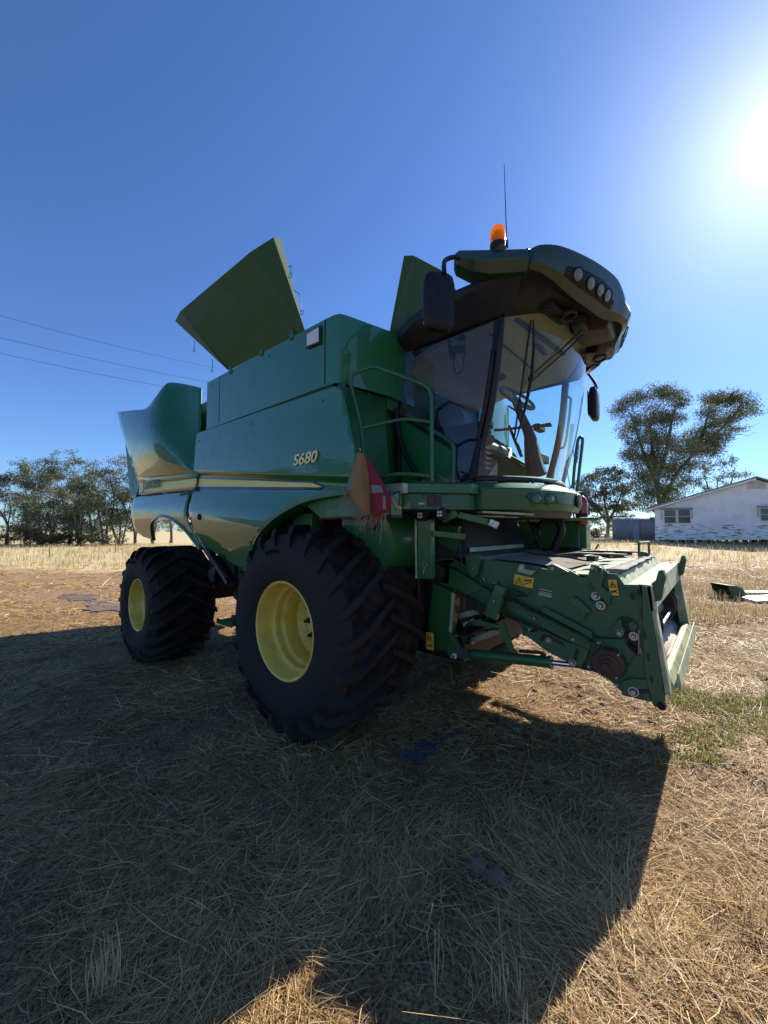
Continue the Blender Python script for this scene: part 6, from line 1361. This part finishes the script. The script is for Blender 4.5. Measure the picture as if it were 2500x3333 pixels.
mb=MB().prism([Hh(2276,1757),Hh(2279,1757),Hh(2279,1632),Hh(2276,1632)],-HN*.03).prism([Hh(2276,1619),Hh(2468,1619),Hh(2468,1618),Hh(2276,1618)],-HN*.01); obj('cover_strip',mb,'fibro',HS,smooth=False)
def win(x0,x1,y0,y1):
    f=MB(); w=2.2
    for a,b,c,d in((x0-w,x1+w,y0-w,y0),(x0-w,x1+w,y1,y1+w),(x0-w,x0,y0,y1),(x1,x1+w,y0,y1),(x0,x1,(y0+y1)/2-1,(y0+y1)/2+1)):
        f.prism([Hh(a,d),Hh(b,d),Hh(b,c),Hh(a,c)],-HN*.07)
    fr=obj('window',f,'trim',HS,smooth=False); obj('pane',MB().prism([Hh(x0,y1),Hh(x1,y1),Hh(x1,y0),Hh(x0,y0)],-HN*.03),'pane',fr,smooth=False)
win(2164,2200,1661,1702); win(2209,2247,1659,1702); win(2478,2516,1656,1694); win(2524,2560,1656,1694)
mb=MB()
for x0,x1,y in((2152,2256,1656),(2466,2570,1648)):
    mb.hexa([Hh(x0,y+3,-.5),Hh(x1,y+1,-.5),Hh(x1,y+1,0),Hh(x0,y+3,0)],[Hh(x0,y+1,-.5),Hh(x1,y-1,-.5),Hh(x1,y-3,0),Hh(x0,y-1,0)])
    mb.bar(Hh(x0+2,y+34,0),Hh(x0+2,y+4,-.45),.04,.04); mb.bar(Hh(x1-2,y+30,0),Hh(x1-2,y+2,-.45),.04,.04)
obj('window_hood',mb,'roofiron',HS,smooth=False)
mb=MB()
for x0,x1 in((2437,2464),(2467,2497)):
    for k in range(6): mb.prism([Hh(x0,1591-4.2*k),Hh(x1,1591-4.2*k),Hh(x1,1588.5-4.2*k,-.07),Hh(x0,1588.5-4.2*k,-.07)],DH*.02)
obj('gable_vent',mb,'trim',HS,smooth=False)
obj('meter_board',MB().prism([Hh(2315,1721),Hh(2351,1722),Hh(2351,1694),Hh(2315,1693)],-HN*.12),'white',HS,bevel=.02)
mb=MB()
def slab(a,b,t,o0,o1): mb.hexa([a+HN*o0,b+HN*o0,b+HN*o1,a+HN*o1],[a+HN*o0+V(0,0,t),b+HN*o0+V(0,0,t),b+HN*o1+V(0,0,t),a+HN*o1+V(0,0,t)])
slab(Hh(2108,1659),Hh(2468,1556),.13,-.45,9.4); slab(Hh(2468,1556),Hh(2830,1659),.13,-.45,9.4); obj('roof',mb,'roofiron',HS,smooth=False)
mb=MB(); slab(Hh(2110,1663.5),Hh(2466,1562),.16,-.42,-.36); obj('barge_board',mb,'fibro',HS,smooth=False)
mb=MB()
for px in list(range(2136,2800,24)):
    for dd in(.15,4,8): 
        a=Hh(px,1757,dd); mb.bb((a.x-.07,a.y-.07,.55),(a.x+.07,a.y+.07,a.z))
for k,px in enumerate((2140,2201,2262,2330,2385,2440,2500)):
    a=Hh(px,1757,.12); obj('stump',MB().bb((a.x-.06,a.y-.06,.45),(a.x+.06,a.y+.06,a.z+.02)),'boards' if k<3 else 'wood',HS,smooth=False)
mb=MB()
for px in range(2136,2800,33):
    for dd in(3,6,8.8): a=Hh(px,1757,dd); mb.bb((a.x-.09,a.y-.09,.45),(a.x+.09,a.y+.09,a.z+.02))
obj('inner_stumps',mb,'wood',HS,smooth=False)
a=Hh(2228,1625,-0.2); obj('vent_pipe',MB().cyl(Hh(2229,1622,2),Hh(2228,1575,2),.04,8),'iron',HS)
# --- corrugated curved shed
sdp=37.5
SP=D(1992,40,z=0)
def Sh(px,py,dd=0):
    d=DH*FPX+RT*(px-1250); d.z=0; v=SP-CAM; v.z=0; t=v.dot(HN)/d.dot(HN); p=CAM+d*t; p.z=CAM.z-(py-1724)*t; return p+HN*dd
x0,x1=1992,2140; nC=26*4; prof=[(0,1758),(0,1712),(.05,1700),(.22,1691),(.55,1685.5),(1.1,1683),(1.9,1683),(2.6,1688),(3.0,1700),(3.05,1758)]
rows=[]
for dd,py in prof:
    rows.append([Sh(x0+(x1-x0)*i/nC,py,dd)+ (-HN if dd<1.2 else V(0,0,.0))*.035*math.sin(2*PI*i/4.0)*1.0+V(0,0,.03*math.sin(2*PI*i/4.0) if .1<dd<2.9 else 0) for i in range(nC+1)])
SHd=thing('iron_shed','low corrugated iron shed with curved roof beside the white house','shed',tuple(Sh(2060,1758)*1)); 
obj('shed_wall',MB().grid(rows),'iron',SHd,angle=80,solid=.01)
e=[Sh(x0,py,dd) for dd,py in prof]; obj('end_wall',MB().prism(e,RT*.03),'iron',SHd,smooth=False); 
dr_=obj('shed_door',MB().prism([Sh(2059,1757,-.08),Sh(2081,1757,-.08),Sh(2081,1707,-.08),Sh(2059,1707,-.08)],-HN*.04),'roofiron',SHd,smooth=False)
# --- fences, posts and rails
for i,(px,py0,py1,dp_,lab) in enumerate(((166,1812,1770,26,'leaning grey fence post at the left in the pale grass'),(380,1797,1752,31,'dark fence post in the pale grass near the combine rear'))):
    a=D(px,dp_,z=0); b_=D(px-2,dp_,py=py1); o=obj('fence_post',MB().tube([a,b_],[.045,.035],8),'wood',origin=a); tag(o,lab,'fence post')
FN=thing('rail_fence','weathered low rail fence far off left of the iron shed','fence',tuple(D(1930,60,z=0)))
for z in(.45,.75,1.05): obj('rail',MB().bar(D(1880,60,z=z),D(1990,62,z=z+.03),.05,.14),'trim',FN,smooth=False)
for px in(1885,1912,1940,1968): a=D(px,60.1,z=0); obj('post',MB().bb((a.x-.07,a.y-.07,0),(a.x+.07,a.y+.07,1.2)),'wood',FN,smooth=False)
a=D(1850,50,py=1697); b_=D(2140,44,py=1697); o=obj('fence_wire',MB().tube([a,(a+b_)/2-V(0,0,.03),b_],.012,5),'iron',origin=a); tag(o,'single taut wire running left from the house above the iron shed','wire')
# --- power lines
for i,(p,q,lab) in enumerate((((-260,945),(700,1190),'uppermost of the three power lines in the left sky'),((-260,1030),(820,1262),'middle one of the three power lines in the left sky'),((-260,1085),(760,1290),'lowest of the three power lines in the left sky'))):
    a=D(p[0],34+i*.6,py=p[1]); b_=D(q[0],62+i*.6,py=q[1]); pts=[a.lerp(b_,t)+V(0,0,-1.2*4*t*(1-t)*.35) for t in np.linspace(0,1,21)]
    o=obj('power_line',MB().tube(pts,.020,5),'ink',origin=a); tag(o,lab,'power line')
# ================================================================= SKY, SUN, CAMERA
SD=(FD*FPX+RT*(2600-1250)-UU*(418-1666.5)).normalized(); EL=math.asin(SD.z); AZ=math.atan2(SD.x,SD.y)
wd=bpy.data.worlds.new('World'); scene.world=wd; wd.use_nodes=True; nt=wd.node_tree; N=nt.nodes; L=nt.links
bg=N['Background']; sk=N.new('ShaderNodeTexSky'); sk.sky_type='NISHITA'; sk.sun_disc=False; sk.sun_elevation=EL; sk.sun_rotation=AZ; sk.air_density=1.0; sk.dust_density=.15; sk.ozone_density=2.2; sk.altitude=100
tc=N.new('ShaderNodeTexCoord'); dt=N.new('ShaderNodeVectorMath'); dt.operation='DOT_PRODUCT'; L.new(tc.outputs['Generated'],dt.inputs[0]); dt.inputs[1].default_value=tuple(SD)
def mth(op,a,b=None):
    x=N.new('ShaderNodeMath'); x.operation=op
    for i,c in enumerate((a,b)):
        if c is None: continue
        if isinstance(c,(int,float)): x.inputs[i].default_value=c
        else: L.new(c,x.inputs[i])
    return x.outputs[0]
ang=mth('ARCCOSINE',mth('MINIMUM',dt.outputs['Value'],1.0))
g1=mth('MULTIPLY',mth('POWER',2.718,mth('MULTIPLY',mth('POWER',mth('DIVIDE',ang,R(1.6)),2.0),-1.0)),90.)
g2=mth('MULTIPLY',mth('POWER',2.718,mth('MULTIPLY',mth('DIVIDE',ang,R(6.5)),-1.0)),11.)
gs=mth('ADD',g1,g2)
cm=N.new('ShaderNodeCombineColor'); 
for i,k in enumerate((1.0,.97,.92)): L.new(mth('MULTIPLY',gs,k),cm.inputs[i])
tn=N.new('ShaderNodeMix'); tn.data_type='RGBA'; tn.blend_type='MULTIPLY'; tn.inputs[0].default_value=1; L.new(sk.outputs[0],tn.inputs[6]); tn.inputs[7].default_value=(.86,1.20,1.76,1)
ad=N.new('ShaderNodeMix'); ad.data_type='RGBA'; ad.blend_type='ADD'; ad.inputs[0].default_value=1; L.new(tn.outputs[2],ad.inputs[6]); L.new(cm.outputs[0],ad.inputs[7]); L.new(ad.outputs[2],bg.inputs[0]); bg.inputs[1].default_value=.055
sl=bpy.data.lights.new('sun','SUN'); sl.energy=5.0; sl.angle=R(.53); sl.color=(1,.93,.82); so=bpy.data.objects.new('sun',sl); COL.objects.link(so); so.rotation_euler=(-SD).to_track_quat('-Z','Y').to_euler(); so.location=(0,20,30)
cd=bpy.data.cameras.new('camera'); co=bpy.data.objects.new('camera',cd); COL.objects.link(co); scene.camera=co
cd.sensor_fit='HORIZONTAL'; cd.sensor_width=36; cd.lens=36*FPX/2500; cd.clip_start=.05; cd.clip_end=6000
co.matrix_world=Matrix.Translation(CAM)@Matrix((RT,UU,-FD)).transposed().to_4x4()
scene.view_settings.view_transform='Standard'; scene.view_settings.look='None'; scene.view_settings.exposure=.85; scene.view_settings.gamma=1
scene.render.resolution_x=768; scene.render.resolution_y=1024
